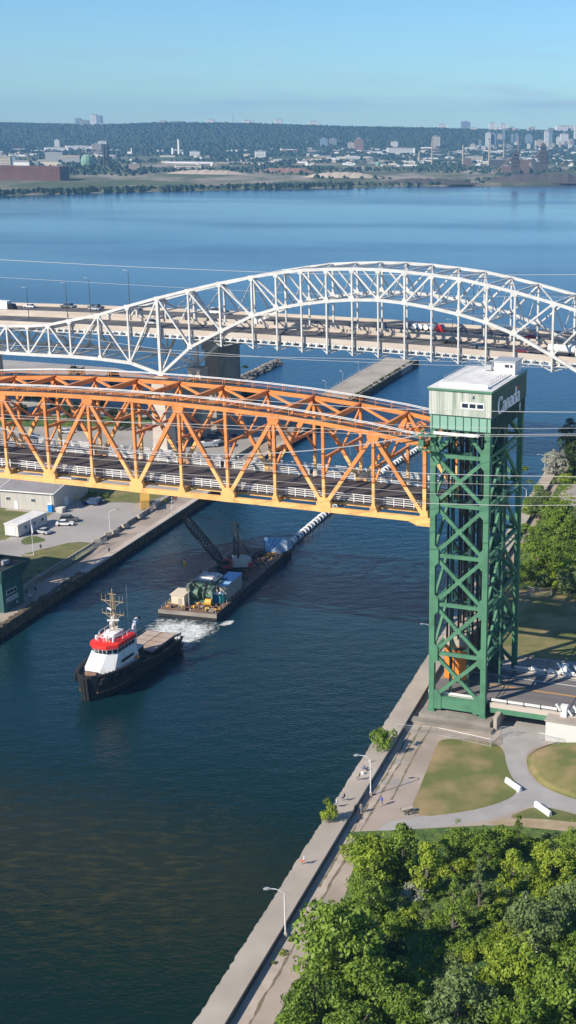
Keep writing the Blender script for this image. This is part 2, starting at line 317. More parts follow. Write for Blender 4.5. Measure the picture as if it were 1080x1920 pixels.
def cracks():
    rn = random.Random(12)
    for (c0, s0, s1) in ((-50.4, 118, 206), (-48.6, 176, 206), (-51.6, 150, 200)):
        L, Rr = [], []; s = s0; c = c0
        while s < s1: c += rn.uniform(-.10, .10)+(c0-c)*.2; w = rn.uniform(.04, .26); L.append(cs(c-w, s)); Rr.append(cs(c+w, s)); s += rn.uniform(.5, 1.1)
        mb = MB()
        for a, b, e, d in zip(L, L[1:], Rr, Rr[1:]): mb.add([(*a, ZR+.011), (*e, ZR+.011), (*d, ZR+.011), (*b, ZR+.011)], [(0, 1, 2, 3)])
        mb.build('pavement_crack', mat_crack, kind='structure')
mat_crack = mat('soil_and_moss', (.13, .12, .06), .95, c2=(.22, .18, .13), scale=1.5)
cracks()
for q, (x, y, w, h) in enumerate(((742, 1462, 30, 9), (700, 1480, 22, 8), (735, 1425, 26, 7), (690, 1560, 30, 10), (600, 1690, 24, 10))):
    sheet('repair_patch', px([(x-w, y), (x+w*.8, y-h*.3), (x+w, y+h), (x-w*.7, y+h*1.2)], ZR), ZR+.009, M['gravel'])
# lawn mound right of the path
def mound():
    pts = smooth_poly(px([(1030, 1394), (990, 1412), (986, 1436), (1008, 1470), (1060, 1494), (1130, 1512), (1260, 1500), (1240, 1370), (1120, 1372)], ZR), 2)
    cx = sum(p[0] for p in pts)/len(pts); cy = sum(p[1] for p in pts)/len(pts); mb = MB(); rings = []
    for t, h in ((1, 0.0), (.85, .25), (.65, .7), (.4, 1.05), (.15, 1.2)): rings.append([(cx+(x-cx)*t, cy+(y-cy)*t, ZR+.01+h) for x, y in pts])
    mb.loft(rings); mb.build('grass_mound', M['grass'], smooth=True, kind='structure')
mound()
# left bank
MB().prism([cs(-152.5, -20), cs(-152.5, 452), cs(-206, 470), cs(-260, 505), cs(-420, 520), cs(-900, 560), cs(-900, -20)], -.6, ZL).build('car_park_ground', M['lot'], kind='structure')
MB().prism([cs(-145.1, -20), cs(-145.1, 470), cs(-152.5, 470), cs(-152.5, -20)], -.6, ZP).build('promenade', M['prom'], kind='structure')
sheet('left_lawn', smooth_poly(px([(30, 1042), (90, 1027), (140, 1015), (182, 1019), (160, 1040), (110, 1068), (60, 1092), (20, 1100)], ZL), 1), ZL+.01, M['grass_l'])
sheet('left_grass', px([(-60, 950), (40, 952), (100, 962), (60, 985), (10, 1012), (-60, 1020)], ZL), ZL+.01, M['grass_l'])
sheet('left_verge', smooth_poly(px([(142, 938), (150, 912), (220, 905), (330, 925), (262, 945), (232, 941), (178, 944)], ZL), 1), ZL+.012, M['grass_l'])
sheet('small_verge', smooth_poly(px([(38, 1012), (62, 1003), (92, 1013), (60, 1020), (42, 1022)], ZL), 1), ZL+.012, M['grass_l'])
sheet('skyway_scrub_ground', px([(-80, 800), (290, 800), (300, 782), (-80, 776)], ZL), ZL+.012, M['wild'])

# ------------------------------------------------------------------ quay walls and piers
def wall_right():
    r = empty('sea_wall', (*cs(-56, 60), 0), -CB, 'broad concrete sea wall with corrugated sheet piling along the right side of the canal', 'sea wall')
    pl = []; s = 0.0; k = 0                                   # local x across, y along
    while s < 385:
        pl += [(-.25, s), (-.25, s+.55), (.0, s+.75), (.0, s+1.25)]; s += 1.45
    mb = MB(); mb.prism([(x-.2+random.uniform(-.07, .07), y) for x, y in pl]+[(1.0, s), (1.0, 0)], -1.5, ZW-.25)
    mb.build('sheet_piling', M['concrete_d'], r)
    pl2 = []; y = 0.0
    while y < 385: pl2.append((-.28+random.uniform(-.14, .14), y)); y += .8
    mb = MB(); mb.prism(pl2+[(3.2, y), (3.2, 0)], ZW-.25, ZW); mb.build('coping', M['concrete'], r)
    mb = MB(); mb.b2(.5, 3.05, 0, 386, -.5, ZW-.24); mb.build('wall_core', M['concrete_d'], r)
wall_right()
def wall_left():
    r = empty('quay_wall', (*cs(-145.1, 180), 0), -CB, 'old quay wall with dark timber fendering along the left side of the canal', 'quay wall')
    mb = MB(); mb.b2(-1.4, .25, 80, 290, ZP-.2, ZP+.12); mb.build('coping', M['parapet'], r)
    mb = MB(); mb.b2(-.5, .05, -10, 290, -1.5, ZP-.2)
    y = -10.0
    while y < 290:
        h = ZP-random.uniform(.15, .5); mb.b2(.05, .28+random.uniform(0, .12), y, y+random.uniform(.45, .8), -1.2, h); y += .85
    mb.build('timber_fender', M['wood'], r)
    mb = MB(); y = -10.0
    while y < 79.5:
        d = random.uniform(.5, 1.3); mb.b2(-1.0-random.uniform(0, .6), random.uniform(-.2, .3), y, y+d, ZP-.3, ZP+random.uniform(.02, .25)); y += d
    mb.build('broken_edge', M['wood'], r)
    r2 = empty('retaining_wall', (*cs(-152.6, 180), 0), -CB, 'low dark concrete retaining wall between car park and canal promenade', 'wall')
    mb = MB(); mb.b2(-.15, .15, 0, 272, 1.5, ZL+.45); mb.build('wall', M['concrete_d'], r2)
    mb = MB(); y = 0
    while y < 272: mb.b2(-.19, .19, y+.1, y+7.9, ZL+.45, ZL+.55); y += 8
    mb.build('capping', M['concrete'], r2)
wall_left()
def pier_far():
    r = empty('pier', (*cs(-145.1, 470), 0), -CB, 'long pale concrete pier continuing the canal wall beyond the arch bridge', 'pier')
    mb = MB(); mb.prism([(-14, 0), (0, 0), (1.5, 60), (2.5, 80), (2.0, 92), (-13, 97), (-14, 60)], -1.5, 2.3); mb.build('pier_deck', M['concrete'], r)
    mb = MB()
    for i in range(96): mb.b2(.0+i*.022, .35+random.uniform(0, .2)+i*.022, i, i+.8, -1.2, 2.1)
    mb.build('timber_fender', M['wood'], r)
    mb = MB()
    for i in range(90):
        if random.random() < .65:
            x = -.6+i*.02; c = Vector((x, i+random.uniform(0, 1), 2.35))
            for q in range(5): p = c+Vector((random.uniform(-.5, .4), random.uniform(-.5, .5), random.uniform(0, .35))); mb.bar(p, p+Vector((random.uniform(-.5, .5), random.uniform(-.5, .5), .4)), .35, .12)
    mb.build('weeds', M['leaf_d'], r)
    mb = MB()
    for i in range(24):
        y = 2+i*3.9; mb.tube([(-13.6, y, 2.3), (-13.6, y, 3.5)], .06)
    mb.tube([(-13.6, 2, 3.5), (-13.6, 92, 3.5)], .05); mb.tube([(-13.6, 2, 2.95), (-13.6, 92, 2.95)], .04); mb.build('railing', M['steel'], r)
    for i, y in enumerate((8, 30, 52)):
        q = empty('street_lamp', (*cs(-145.1-12.6, 470+y), 2.3), 2.2, ['curved pale lamp post nearest the bridge on the concrete pier', 'middle curved lamp post on the concrete pier', 'outermost curved lamp post on the concrete pier'][i], 'street lamp', 'lamps on the far pier')
        mb = MB(); mb.tube([(0, 0, 0), (0, 0, 4.2), (.3, 0, 4.8), (1.2, 0, 5.1), (1.9, 0, 5.0)], .08); mb.build('pole', M['steel'], q)
        mb = MB(); mb.box((2.1, 0, 4.95), (.6, .25, .15)); mb.build('lamp_head', M['white'], q)
pier_far()
def jetty():
    r = empty('rock_jetty', (*cs(-204, 470), 0), -CB, 'rubble rock jetty left of the concrete pier', 'jetty')
    mb = MB(); rnd = random.Random(3)
    for i in range(520):
        y = rnd.uniform(0, 80); w = 4.2*(1-.3*y/80); x = rnd.gauss(0, .45)*w
        if abs(x) > w: continue
        s_ = rnd.uniform(.8, 2.0); z = max(-.2, 1.9-abs(x)*.55)
        c = Vector((x, y, z)); ring = []
        for k in range(2): ring.append([c+Vector((math.cos(t*1.257+k)*s_*(.6-.15*k), math.sin(t*1.257+k)*s_*(.6-.15*k), -.6+k*s_*.6)) for t in range(5)])
        mb.loft(ring)
    mb.build('rubble', M['rock'], r)
jetty()

# ------------------------------------------------------------------ vertical lift bridge
A = .3162411; PA = (-4.2926, 214.5732); TA = (-3.342, 212.415); LL = 9.3595; ZB = 37.18
ZT = [50.35, 51.65, 52.6, 53.3, 53.7, 53.92, 54.0, 53.92, 53.7, 53.3, 52.6, 51.65, 50.35]; WT = 17.3
def lift_span():
    r = empty('lift_span', (PA[0], PA[1], 0), -A, 'orange steel truss lift span raised over the canal', 'lift bridge span')
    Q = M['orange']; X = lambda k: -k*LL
    for y, side in ((0, -1), (WT, 1)):
        mb = MB(); mb.b2(X(12)-1.3, 1.3, y-.35, y+.35, ZB-.45, ZB+.45)
        for e in (0, 12):
            s = 1 if e == 0 else -1; mb.b2(X(e)-1.2, X(e)+1.2, y-.5, y+.5, ZB-1.1, ZB-.3); mb.prof([(X(e)-s*3.2, ZB-.3), (X(e)-s*1.2, ZB-1.1), (X(e)-s*1.2, ZB-.3)], y-.45, y+.45)
        mb.build('bottom_chord', Q, r)
        mb = MB()
        for k in range(12): mb.bar((X(k), y, ZT[k]), (X(k+1), y, ZT[k+1]), .7, .85)
        mb.build('top_chord', Q, r)
        for k in range(13):
            w = .62 if k in (0, 12) else .5; mb = MB(); mb.box((X(k), y, (ZB+ZT[k])/2), (w, .55, ZT[k]-ZB-.6)); mb.build('vertical', Q, r)
        for k in range(1, 12, 2):
            for j in (k-1, k+1):
                mb = MB(); mb.bar((X(k), y, ZT[k]-.5), (X(j), y, ZB+.5), .62, .66, (1, 0, 0)); mb.build('diagonal', Q, r)
        for k in range(0, 13):
            mb = MB()
            if k % 2 == 0 and 0 < k < 12:
                mb.prof([(X(k)-1.35, ZB-.47), (X(k)+1.35, ZB-.47), (X(k)+1.35, ZB+1.2), (X(k)+.75, ZB+2.1), (X(k)-.75, ZB+2.1), (X(k)-1.35, ZB+1.2)], y-.39, y+.39)
            elif k % 2:
                mb.prof([(X(k)-1.1, ZT[k]+.1), (X(k)+1.1, ZT[k]+.1), (X(k)+1.1, ZT[k]-.9), (X(k)+.7, ZT[k]-1.6), (X(k)-.7, ZT[k]-1.6), (X(k)-1.1, ZT[k]-.9)], y-.39, y+.39)
                mb.build('gusset_plate', Q, r); mb = MB(); mb.prof([(X(k)-1.05, ZB-.3), (X(k)+1.05, ZB-.3), (X(k)+.26, ZB+1.9), (X(k)-.26, ZB+1.9)], y-.37, y+.37)
            else:
                mb.prof([(X(k)-.8, ZB), (X(k)+.8, ZB), (X(k)+.6, ZB+1.6), (X(k)-.6, ZB+1.6)], y-.38, y+.38)
            mb.build('gusset_plate', Q, r)
        # walkway with handrail on the top chord
        mb = MB()
        for k in range(12): mb.bar((X(k), y, ZT[k]+.48), (X(k+1), y, ZT[k+1]+.48), .9, .06)
        mb.build('walkway', M['dark'], r)
        for dy in (-.42, .42):
            mb = MB(); top = MB()
            for k in range(12):
                a, b = Vector((X(k), y+dy, ZT[k]+.5)), Vector((X(k+1), y+dy, ZT[k+1]+.5))
                for t in range(3): p = a.lerp(b, t/3); mb.bar(p, p+Vector((0, 0, 1.1)), .07, .07, (1, 0, 0))
                mb.bar(a+Vector((0, 0, .55)), b+Vector((0, 0, .55)), .05, .05)
                top.bar(a+Vector((0, 0, 1.12)), b+Vector((0, 0, 1.12)), .10, .10)
            h = mb.build('handrail', Q, r); top.build('top_rail', M['white'], h)
    for k in range(0, 13):       # top struts, sway frames, floor beams
        if 0 < k < 12:
            mb = MB(); mb.bar((X(k), .3, ZT[k]-.05), (X(k), WT-.3, ZT[k]-.05), .5, .9); mb.build('top_strut', Q, r)
            zl = ZT[k]-6.3; mb = MB(); mb.bar((X(k), .3, zl), (X(k), WT-.3, zl), .4, .5)
            for a, b in (((.4, ZT[k]-.8), (WT/2, zl+.1)), ((WT-.4, ZT[k]-.8), (WT/2, zl+.1)), ((.3, zl-3.2), (3.8, zl)), ((WT-.3, zl-3.2), (WT-3.8, zl)), ((WT/2, ZT[k]-.5), (WT/4, ZT[k]-3.6)), ((WT/2, ZT[k]-.5), (3*WT/4, ZT[k]-3.6))):
                mb.bar((X(k), a[0], a[1]), (X(k), b[0], b[1]), .3, .34)
            mb.build('sway_frame', Q, r)
        mb = MB(); mb.bar((X(k), .3, ZB+.55), (X(k), WT-.3, ZB+.55), .5, 1.1); mb.build('floor_beam', Q, r)
    for k in range(1, 11):
        mb = MB(); ym = WT/2
        for y in (.3, WT-.3): mb.bar((X(k+1), y, ZT[k+1]-.1), (X(k), ym, ZT[k]-.1), .36, .40)
        mb.build('top_lateral', Q, r)
    for k in (0, 11):
        mb = MB(); kk = (1 if k == 0 else 11); ke = 0 if k == 0 else 12
        mb.bar((X(ke), .3, ZT[ke]), (X(ke), WT-.3, ZT[ke]), .7, 1.2)
        for y0, y1 in ((.3, WT-.3), (WT-.3, .3)): mb.bar((X(ke), y0, ZT[ke]), (X(kk), y1, ZT[kk]), .35, .4)
        # tangle of rigging and sheaves at the lifting end
        rnd = random.Random(k)
        for q in range(26):
            p = Vector((X(ke)+(-1 if ke == 0 else 1)*rnd.uniform(.5, 6), rnd.uniform(5, WT-2), ZT[ke]+rnd.uniform(-.2, 1.4))); mb.bar(p, p+Vector((rnd.uniform(-1.5, 1.5), rnd.uniform(-1.5, 1.5), rnd.uniform(-.6, .6))), .22, .22)
        mb.build('lifting_girder', Q, r)
    for y in (2.2, 5.4, 8.6, 11.8, 15.0):
        mb = MB(); mb.b2(X(12), 0, y-.2, y+.2, ZB+.5, ZB+1.05); mb.build('stringer', Q, r)
    mb = MB(); mb.b2(X(12)-.2, .2, 1.5, WT-1.5, ZB+1.1, ZB+1.28); dk = mb.build('deck', M['deck'], r)
    mb = MB(); mb.b2(X(12), 0, WT+.7, WT+2.7, ZB+1.15, ZB+1.3)
    for k in range(13): mb.b2(X(k)-.15, X(k)+.15, WT+.3, WT+2.7, ZB+.7, ZB+1.14)
    mb.build('sidewalk', M['deck'], r)
    rnd = random.Random(5)
    def rail(y, x0, x1, hh):
        mb = MB(); n = max(2, round((x1-x0)/2.1))
        for i in range(n+1): x = x0+(x1-x0)*i/n; mb.b2(x-.07, x+.07, y-.06, y+.06, ZB+1.28, ZB+1.28+hh)
        for j in range(4): z = ZB+1.28+hh*(.22+.26*j); mb.b2(x0, x1, y-.03, y+.03, z-.055, z+.055)
        mb.build('railing', M['white'], r)
    for k in range(12):
        rail(1.75, X(k+1)+1.2, X(k)-.7, 1.45); rail(WT-1.75, X(k+1)+.5, X(k)-.5, 1.3)
    rail(WT+2.6, X(12), X(6)-.2, 1.25); rail(WT+2.6, X(6)+.2, X(0), 1.25)
    return r
lift_span()

def tower(loc, mir, label, lettering):
    # local: x away from the canal, y along the canal (front face at y=0)
    r = empty('lift_tower', loc, -A, label, 'lift bridge tower')
    w, d, m_ = 10.355, 21.3, (1 if not mir else -1); G, D = M['green'], M['green']
    X = lambda x: x*m_
    lv = [4.9, 13.5, 22.6, 31.5, 40.6, 49.1]
    for x in (.45, w-.45):
        for y in (.45, d-.45):
            mb = MB(); mb.box((X(x), y, 29.2), (.95, .95, 53.4)); mb.box((X(x), y, 2.65), (1.3, 1.3, .3))
            for z in lv[1:]:
                if y < 1: s = 1 if x < 5 else -1; mb.prof([(X(x-s*.47), z+1.9), (X(x+s*.5), z+1.9), (X(x+s*1.15), z+1.2), (X(x+s*1.15), z-1.2), (X(x+s*.5), z-1.9), (X(x-s*.47), z-1.9)], y-.52, y-.40)
            mb.build('leg', G, r)
    def face(p, q, name, cross=True, kw=.5):
        p, q = Vector(p), Vector(q)
        for i, z in enumerate(lv):
            if i > 0 or name == 'front': mb = MB(); mb.bar(p+Vector((0, 0, z)), q+Vector((0, 0, z)), .5, .62); mb.build('strut', G, r)
            z2 = lv[i+1] if i < 5 else 56.0
            mb = MB()
            if i < 5:
                up = (q-p).normalized(); mb.bar(p+Vector((0, 0, z+.3)), q+Vector((0, 0, z2-.3)), kw, .62, up); mb.bar(q+Vector((0, 0, z+.3)), p+Vector((0, 0, z2-.3)), kw, .62, up)
                c = (p+q)/2+Vector((0, 0, (z+z2)/2)); dd = (q-p).normalized(); nn = Vector((-dd.y, dd.x, 0))
                mb.bar(c-nn*.33, c+nn*.33, 1.1, 1.0)
            else:
                c = (p+q)/2+Vector((0, 0, z2-1.2)); up = (q-p).normalized(); mb.bar(p+Vector((0, 0, z+.3)), c, kw, .62, up); mb.bar(q+Vector((0, 0, z+.3)), c, kw, .62, up)
            mb.build('cross_brace', G, r)
    face((X(.9), .45, 0), (X(w-.9), .45, 0), 'front'); face((X(.9), d-.45, 0), (X(w-.9), d-.45, 0), 'back')
    # long sides: two bays wide K bracing with laced members
    for x in (.45, w-.45):
        for i in range(1, 6):
            z, z2 = lv[i], (lv[i+1] if i < 5 else 55.5); mb = MB()
            mb.bar((X(x), .9, z), (X(x), d-.9, z), .42, .5)
            mb.bar((X(x), .9, z+.2), (X(x), d/2, z2-.2), .42, .5, (0, 1, 0)); mb.bar((X(x), d-.9, z+.2), (X(x), d/2, z2-.2), .42, .5, (0, 1, 0))
            for t in range(9):           # lacing
                a = Vector((X(x), .9, z-.5)).lerp(Vector((X(x), d-.9, z-.5)), t/9); b = Vector((X(x), .9, z-1.3)).lerp(Vector((X(x), d-.9, z-1.3)), (t+1)/9)
                mb.bar(a, b, .12, .12)
            mb.bar((X(x), .9, z-1.4), (X(x), d-.9, z-1.4), .25, .25)
            mb.build('side_brace', G, r)
    mb = MB(); mb.prof([(X(1.0), 3.2), (X(w-1.0), 3.2), (X(w-1.0), 5.2), (X(1.0), 5.2)], .15, .8)
    mb.b2(X(1.2), X(w-1.2), .1, .9, 5.2, 5.4)
    for s, x in ((1, .95), (-1, w-.95)): mb.prof([(X(x), 3.0), (X(x+s*1.3), 3.0), (X(x+s*1.3), 5.6), (X(x+s*.4), 6.6), (X(x), 6.6)], .05, .14)
    mb.build('base_girder', G, r)
    # interior: guide rails, ropes, ladders, inner columns
    mb = MB()
    for x, y in ((3.0, 3.2), (3.0, d-1.6), (6.2, 3.2), (6.2, d-1.6)): mb.box((X(x), y, 29), (.45, .45, 52))
    for z in lv[1:]: mb.b2(X(2.8), X(6.4), 3.0, 3.4, z-.2, z+.2); mb.b2(X(2.8), X(6.4), d-1.8, d-1.4, z-.2, z+.2)
    mb.build('guide_column', M['dkgreen'], r)
    for j, y in enumerate((5.2, 8.2, d-8.2, d-5.2)):
        for x0 in (1.6, 3.7, 5.4, 7.2):
            mb = MB()
            for q in range(5): mb.tube([(X(x0), y+.18*q-.4, 14.6 if x0 < 5 else 9), (X(x0), y+.18*q-.4, 54)], .085, 4)
            mb.build('hoist_ropes', M['dark'], r)
    mb = MB()
    for i in range(6):                  # stair zigzag and landings
        z, z2 = 6+i*8.2, 6+(i+1)*8.2; y0, y1 = (12, 18) if i % 2 else (18, 12)
        mb.bar((X(w-1.9), y0, z), (X(w-1.9), y1, z2), .9, .25); mb.b2(X(w-2.6), X(w-1.2), y1-.9, y1+.9, z2-.1, z2)
        mb.bar((X(w-1.5), y0, z+1.1), (X(w-1.5), y1, z2+1.1), .06, .06); mb.bar((X(w-2.3), y0, z+1.1), (X(w-2.3), y1, z2+1.1), .06, .06)
    mb.build('stairway', M['green'], r)
    mb = MB(); yl = 8.3
    for y in (yl-.3, yl+.3): mb.b2(X(w+.15), X(w+.23), y-.04, y+.04, 6, 54)
    for i in range(60): mb.b2(X(w+.15), X(w+.22), yl-.3, yl+.3, 6.4+i*.8-.03, 6.4+i*.8+.03)
    for i in range(6): 
        for y in (yl-.5, yl+.5): mb.b2(X(w+.1), X(w+.9), y-.03, y+.03, 10+i*8, 10.06+i*8)
    mb.build('ladder', M['green'], r)
    MB().b2(X(6.9), X(9.0), 13.2, 15.8, 6, 53.9).build('added_dark_shaft', M['dkgreen'], r)  # dark column added to deepen the shaded look of the tower interior
    # machinery house
    h = MB(); h.b2(X(-.2), X(w+.2), -.25, d+.25, 56.25, 60.50); hs = h.build('machinery_house', M['siding'], r)
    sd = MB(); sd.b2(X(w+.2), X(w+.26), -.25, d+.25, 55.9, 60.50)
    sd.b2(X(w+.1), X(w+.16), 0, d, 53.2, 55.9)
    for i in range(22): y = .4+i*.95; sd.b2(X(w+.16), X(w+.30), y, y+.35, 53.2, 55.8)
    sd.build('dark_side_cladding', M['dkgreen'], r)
    gb = MB(); gb.b2(X(-.05), X(w+.1), -.1, .0, 53.7, 56.25); gb.b2(X(-.05), X(0.0), 0, d, 53.7, 56.25); gb.build('green_panel_band', mat_once('pale_green_panel', (.22, .40, .31), .6), r)
    fr = MB()
    for i in range(8): x = .25+i*1.36; fr.b2(X(x), X(x+.12), -.16, -.1, 53.7, 56.2)
    fr.b2(X(.2), X(w), -.18, -.1, 56.08, 56.2); fr.b2(X(.2), X(w), -.15, -.1, 53.7, 53.8); fr.build('panel_frame', M['dkgreen'], r)
    wd = MB()
    for i in range(3): x = 5.55+i*1.3; wd.b2(X(x), X(x+1.0), -.36, -.30, 57.75, 58.4)
    wf = MB(); wf.b2(X(5.35), X(9.35), -.30, -.25, 57.5, 58.65); wfo = wf.build('window_frame', M['white'], hs); wd.build('window', M['glass'], wfo)
    lt = MB(); lt.box((X(7.3), -.4, 59.65), (.35, .3, .35)); lt.build('wall_light', M['steel'], hs)
    rf = MB(); rf.b2(X(-.45), X(w+.35), -.5, d+.5, 60.50, 60.72); rfo = rf.build('roof', M['roofwhite'], r)
    rt = MB(); rt.b2(X(-.46), X(w+.36), -.52, -.5, 60.35, 60.70); rt.b2(X(w+.35), X(w+.38), -.5, d+.5, 60.35, 60.70); rt.build('roof_trim', M['green'], rfo)
    rp = MB(); rp.b2(X(1.2), X(w-.8), 1.2, 15.5, 60.72, 60.92); rp.build('roof_platform', M['roofwhite'], rfo)
    pr = MB()
    def rrail(x0, y0, x1, y1, z=60.90):
        n = int(max(2, math.hypot(x1-x0, y1-y0)/1.1))
        for i in range(n+1): t = i/n; pr.tube([(X(x0+(x1-x0)*t), y0+(y1-y0)*t, z), (X(x0+(x1-x0)*t), y0+(y1-y0)*t, z+1.05)], .035, 4)
        for zz in (.5, 1.05): pr.tube([(X(x0), y0, z+zz), (X(x1), y1, z+zz)], .03, 4)
    rrail(1.0, 4, 1.0, 19.5); rrail(w-.7, 2, w-.7, 15); rrail(1.0, 19.5, 6, 19.5); pr.build('roof_railing', M['steel'], rfo)
    pl = MB(); pl.b2(X(1.2), X(w-.9), 1.1, 1.5, 60.92, 61.45); pl.build('parapet_kerb', M['white'], rfo)
    ph = MB(); ph.b2(X(6.4), X(w-.2), 15.2, 19.6, 60.72, 62.90); pho = ph.build('penthouse', M['white'], r)
    pq = MB(); pq.b2(X(6.2), X(w), 15.0, 19.8, 62.90, 63.10); pq.build('penthouse_roof', M['steel'], pho)
    pw = MB(); pw.b2(X(8.3), X(9.1), 15.14, 15.2, 62.00, 62.50); pw.b2(X(9.3), X(9.7), 15.14, 15.2, 62.00, 62.50); pw.build('penthouse_window', M['glass'], pho)
    hv = MB(); hv.b2(X(4.0), X(5.2), 17.3, 18.5, 60.90, 61.80); hv.build('roof_vent', M['steel'], rfo)
    # curved sheave hood on the span side
    hd = MB(); ring = []
    pts = [(-.2, 59.0), (-.55, 58.7), (-.95, 58.0), (-1.15, 57.0), (-1.2, 55.9), (-1.2, 53.6), (-.2, 53.6)]
    hd.prof([(X(x), z) for x, z in pts], 3.5, d-3.5); hd.build('sheave_hood', mat_once('pale_green_panel', (.22, .40, .31), .6), r)
    # platform below the house and cable gear at the canal corner
    pf = MB(); pf.b2(X(1.0), X(w-1.6), -1.4, -.2, 53.1, 53.25); pf.b2(X(1.0), X(w-1.6), -1.42, -1.36, 53.25, 53.6); pf.build('service_platform', M['white'], r)
    cg = MB(); rnd = random.Random(11)
    for q in range(40):
        p = Vector((X(rnd.uniform(-1.9, 1.5)), rnd.uniform(-1.6, 1.8), rnd.uniform(49.2, 53.2))); cg.bar(p, p+Vector((rnd.uniform(-1, 1), rnd.uniform(-1, 1), rnd.uniform(-.9, .9))), .16, .16)
    cg.b2(X(-1.9), X(1.5), -1.5, -.6, 52.6, 52.75); cg.b2(X(-1.9), X(1.5), -1.5, -.6, 50.2, 50.3); cg.box((X(-1.2), -1.0, 51.3), (.9, .8, 1.1)); cg.build('cable_gear', M['green'], r)
    if lettering: letters(r, w)
    # internal heavy girder under the machinery house
    ig = MB(); ig.b2(X(.5), X(w-.5), 1.0, d-1.0, 53.9, 56.2); ig.build('sheave_girder', M['dkgreen'], r)
    return r
MC = {}
def mat_once(n, c, rough):
    if n not in MC: MC[n] = mat(n, c, rough)
    return MC[n]
def stroke_poly(mb, pts, x, wmin, wmax, z0, y0, scl):
    # pen stroke with thick verticals and thin horizontals, written on the plane x = const
    P = [Vector((a, b)) for a, b in pts]; L = []; Rr = []
    for i, p in enumerate(P):
        d = (P[min(i+1, len(P)-1)]-P[max(i-1, 0)]).normalized(); w = wmin+(wmax-wmin)*abs(d.y)**1.5; n = Vector((-d.y, d.x)); L.append(p+n*w/2); Rr.append(p-n*w/2)
    for i in range(len(P)-1):
        q = [L[i], L[i+1], Rr[i+1], Rr[i]]; vs = [(x, y0+a.x*scl*1.34, z0+a.y*scl) for a in q]+[(x-.05, y0+a.x*scl*1.34, z0+a.y*scl) for a in q]
        mb.add(vs, [(0, 1, 2, 3), (7, 6, 5, 4), (0, 4, 5, 1), (1, 5, 6, 2), (2, 6, 7, 3), (3, 7, 4, 0)])
def letters(r, w):
    arc = lambda cx, cy, rx, ry, a0, a1, n=14: [(cx+rx*math.cos(R(a0+(a1-a0)*i/n)), cy+ry*math.sin(R(a0+(a1-a0)*i/n))) for i in range(n+1)]
    x = w+.34; zb = 56.15; sc = 2.05; y = 3.0
    def put(strokes, yy):
        mb = MB()
        for s in strokes: stroke_poly(mb, s, x, .12, .29, zb, yy, sc)
        mb.build('letter', mat_once('sign_white', (.95, .95, .95), .6), r)
    C = [arc(.5, .66, .45, .66, 52, 318, 22), [(.80, 1.30), (.80, 1.0)], [(.78, 1.18), (.81, 1.02)]]
    a_ = [arc(.30, .52, .24, .30, 150, 0, 8)+[(.54, .30), (.54, .06)], [(.54, .08), (.60, .01), (.70, .03)], arc(.30, .22, .22, .23, 95, 330, 12), [(.10, .62), (.14, .70)], [(.30, .45), (.54, .50)]]
    n_ = [[(.14, 0), (.14, .82)], [(0, .80), (.14, .82)], [(0, .01), (.28, .01)], arc(.38, .55, .24, .27, 160, 0, 8)+[(.62, 0)], [(.50, .01), (.76, .01)]]
    d_ = [arc(.32, .40, .28, .42, 50, 320, 14), [(.60, 0), (.60, 1.35)], [(.46, 1.33), (.60, 1.35)], [(.60, .03), (.74, .03)]]
    yy = 3.4
    for g, adv in ((C, 1.02), (a_, .78), (n_, .86), (a_, .78), (d_, .86), (a_, .78)):
        put(g, yy); yy += adv*sc*1.32
    fy = yy-2.3; mb = MB()            # small red flag above the last letter
    for y0, y1 in ((fy, fy+.32), (fy+.98, fy+1.3)): mb.b2(x-.03, x+.02, y0, y1, zb+2.1, zb+2.8)
    cx, cz = fy+.65, zb+2.45; leaf = [(0, .28), (.07, .16), (.15, .2), (.12, .05), (.24, .1), (.2, 0), (.26, -.04), (.08, -.16), (.02, -.14), (.02, -.28), (-.02, -.28), (-.02, -.14), (-.08, -.16), (-.26, -.04), (-.2, 0), (-.24, .1), (-.12, .05), (-.15, .2), (-.07, .16)]
    mb.add([(x+.02, cx+a*1.0, cz+b*1.0) for a, b in leaf], [tuple(range(len(leaf)))]); mb.build('flag', M['red'], r)
    mb = MB(); c = Vector((x, 17.2, 55.0))   # small white mark low on the side
    mb.add([c+Vector((0, a, b)) for a, b in ((0, .9), (.6, 0), (.25, -.1), (.25, -.9), (-.25, -.9), (-.25, -.1), (-.6, 0))], [(6, 5, 4, 3, 2, 1, 0)]); mb.build('wall_mark', M['white'], r)
tower((TA[0], TA[1], 0), False, 'tall green steel lift bridge tower with white-sided machinery house on the right bank', True)
EL = Vector((PA[0]-112.3*math.cos(A), PA[1]+112.3*math.sin(A), 0)); dl = Vector((-1.575*math.cos(A), 1.575*math.sin(A), 0)); nl = Vector((math.sin(A), math.cos(A), 0))*-1.755
tower(tuple(EL+dl+nl), True, 'green lift bridge tower on the left bank, out of the frame to the left', False)
def tw(x, y, z=0):            # tower frame -> world
    return (TA[0]+x*math.cos(A)+y*math.sin(A), TA[1]-x*math.sin(A)+y*math.cos(A), z)
def plinth(nm, fx):
    q = empty('tower_foundation', fx(0, 0), -A, nm, 'foundation'); s = 1
    mb = MB(); mb.b2(-1.3, 11.8, -1.6, 22.8, -.3, 2.5); mb.build('plinth', M['concrete_d'], q)
    mb = MB(); mb.b2(-2.6, 12.6, -3.4, -1.6, -.3, 1.75); mb.build('step', M['concrete_d'], q)
plinth('weathered concrete foundation under the right-hand green tower', tw)
q_ = empty('tower_foundation', tuple(EL+dl+nl-Vector((10.3*math.cos(A), -10.3*math.sin(A), 0))), -A, 'concrete foundation under the left bank tower', 'foundation')
MB().b2(-1.3, 11.8, -1.6, 22.8, -.3, 3.1).build('plinth', M['concrete_d'], q_)
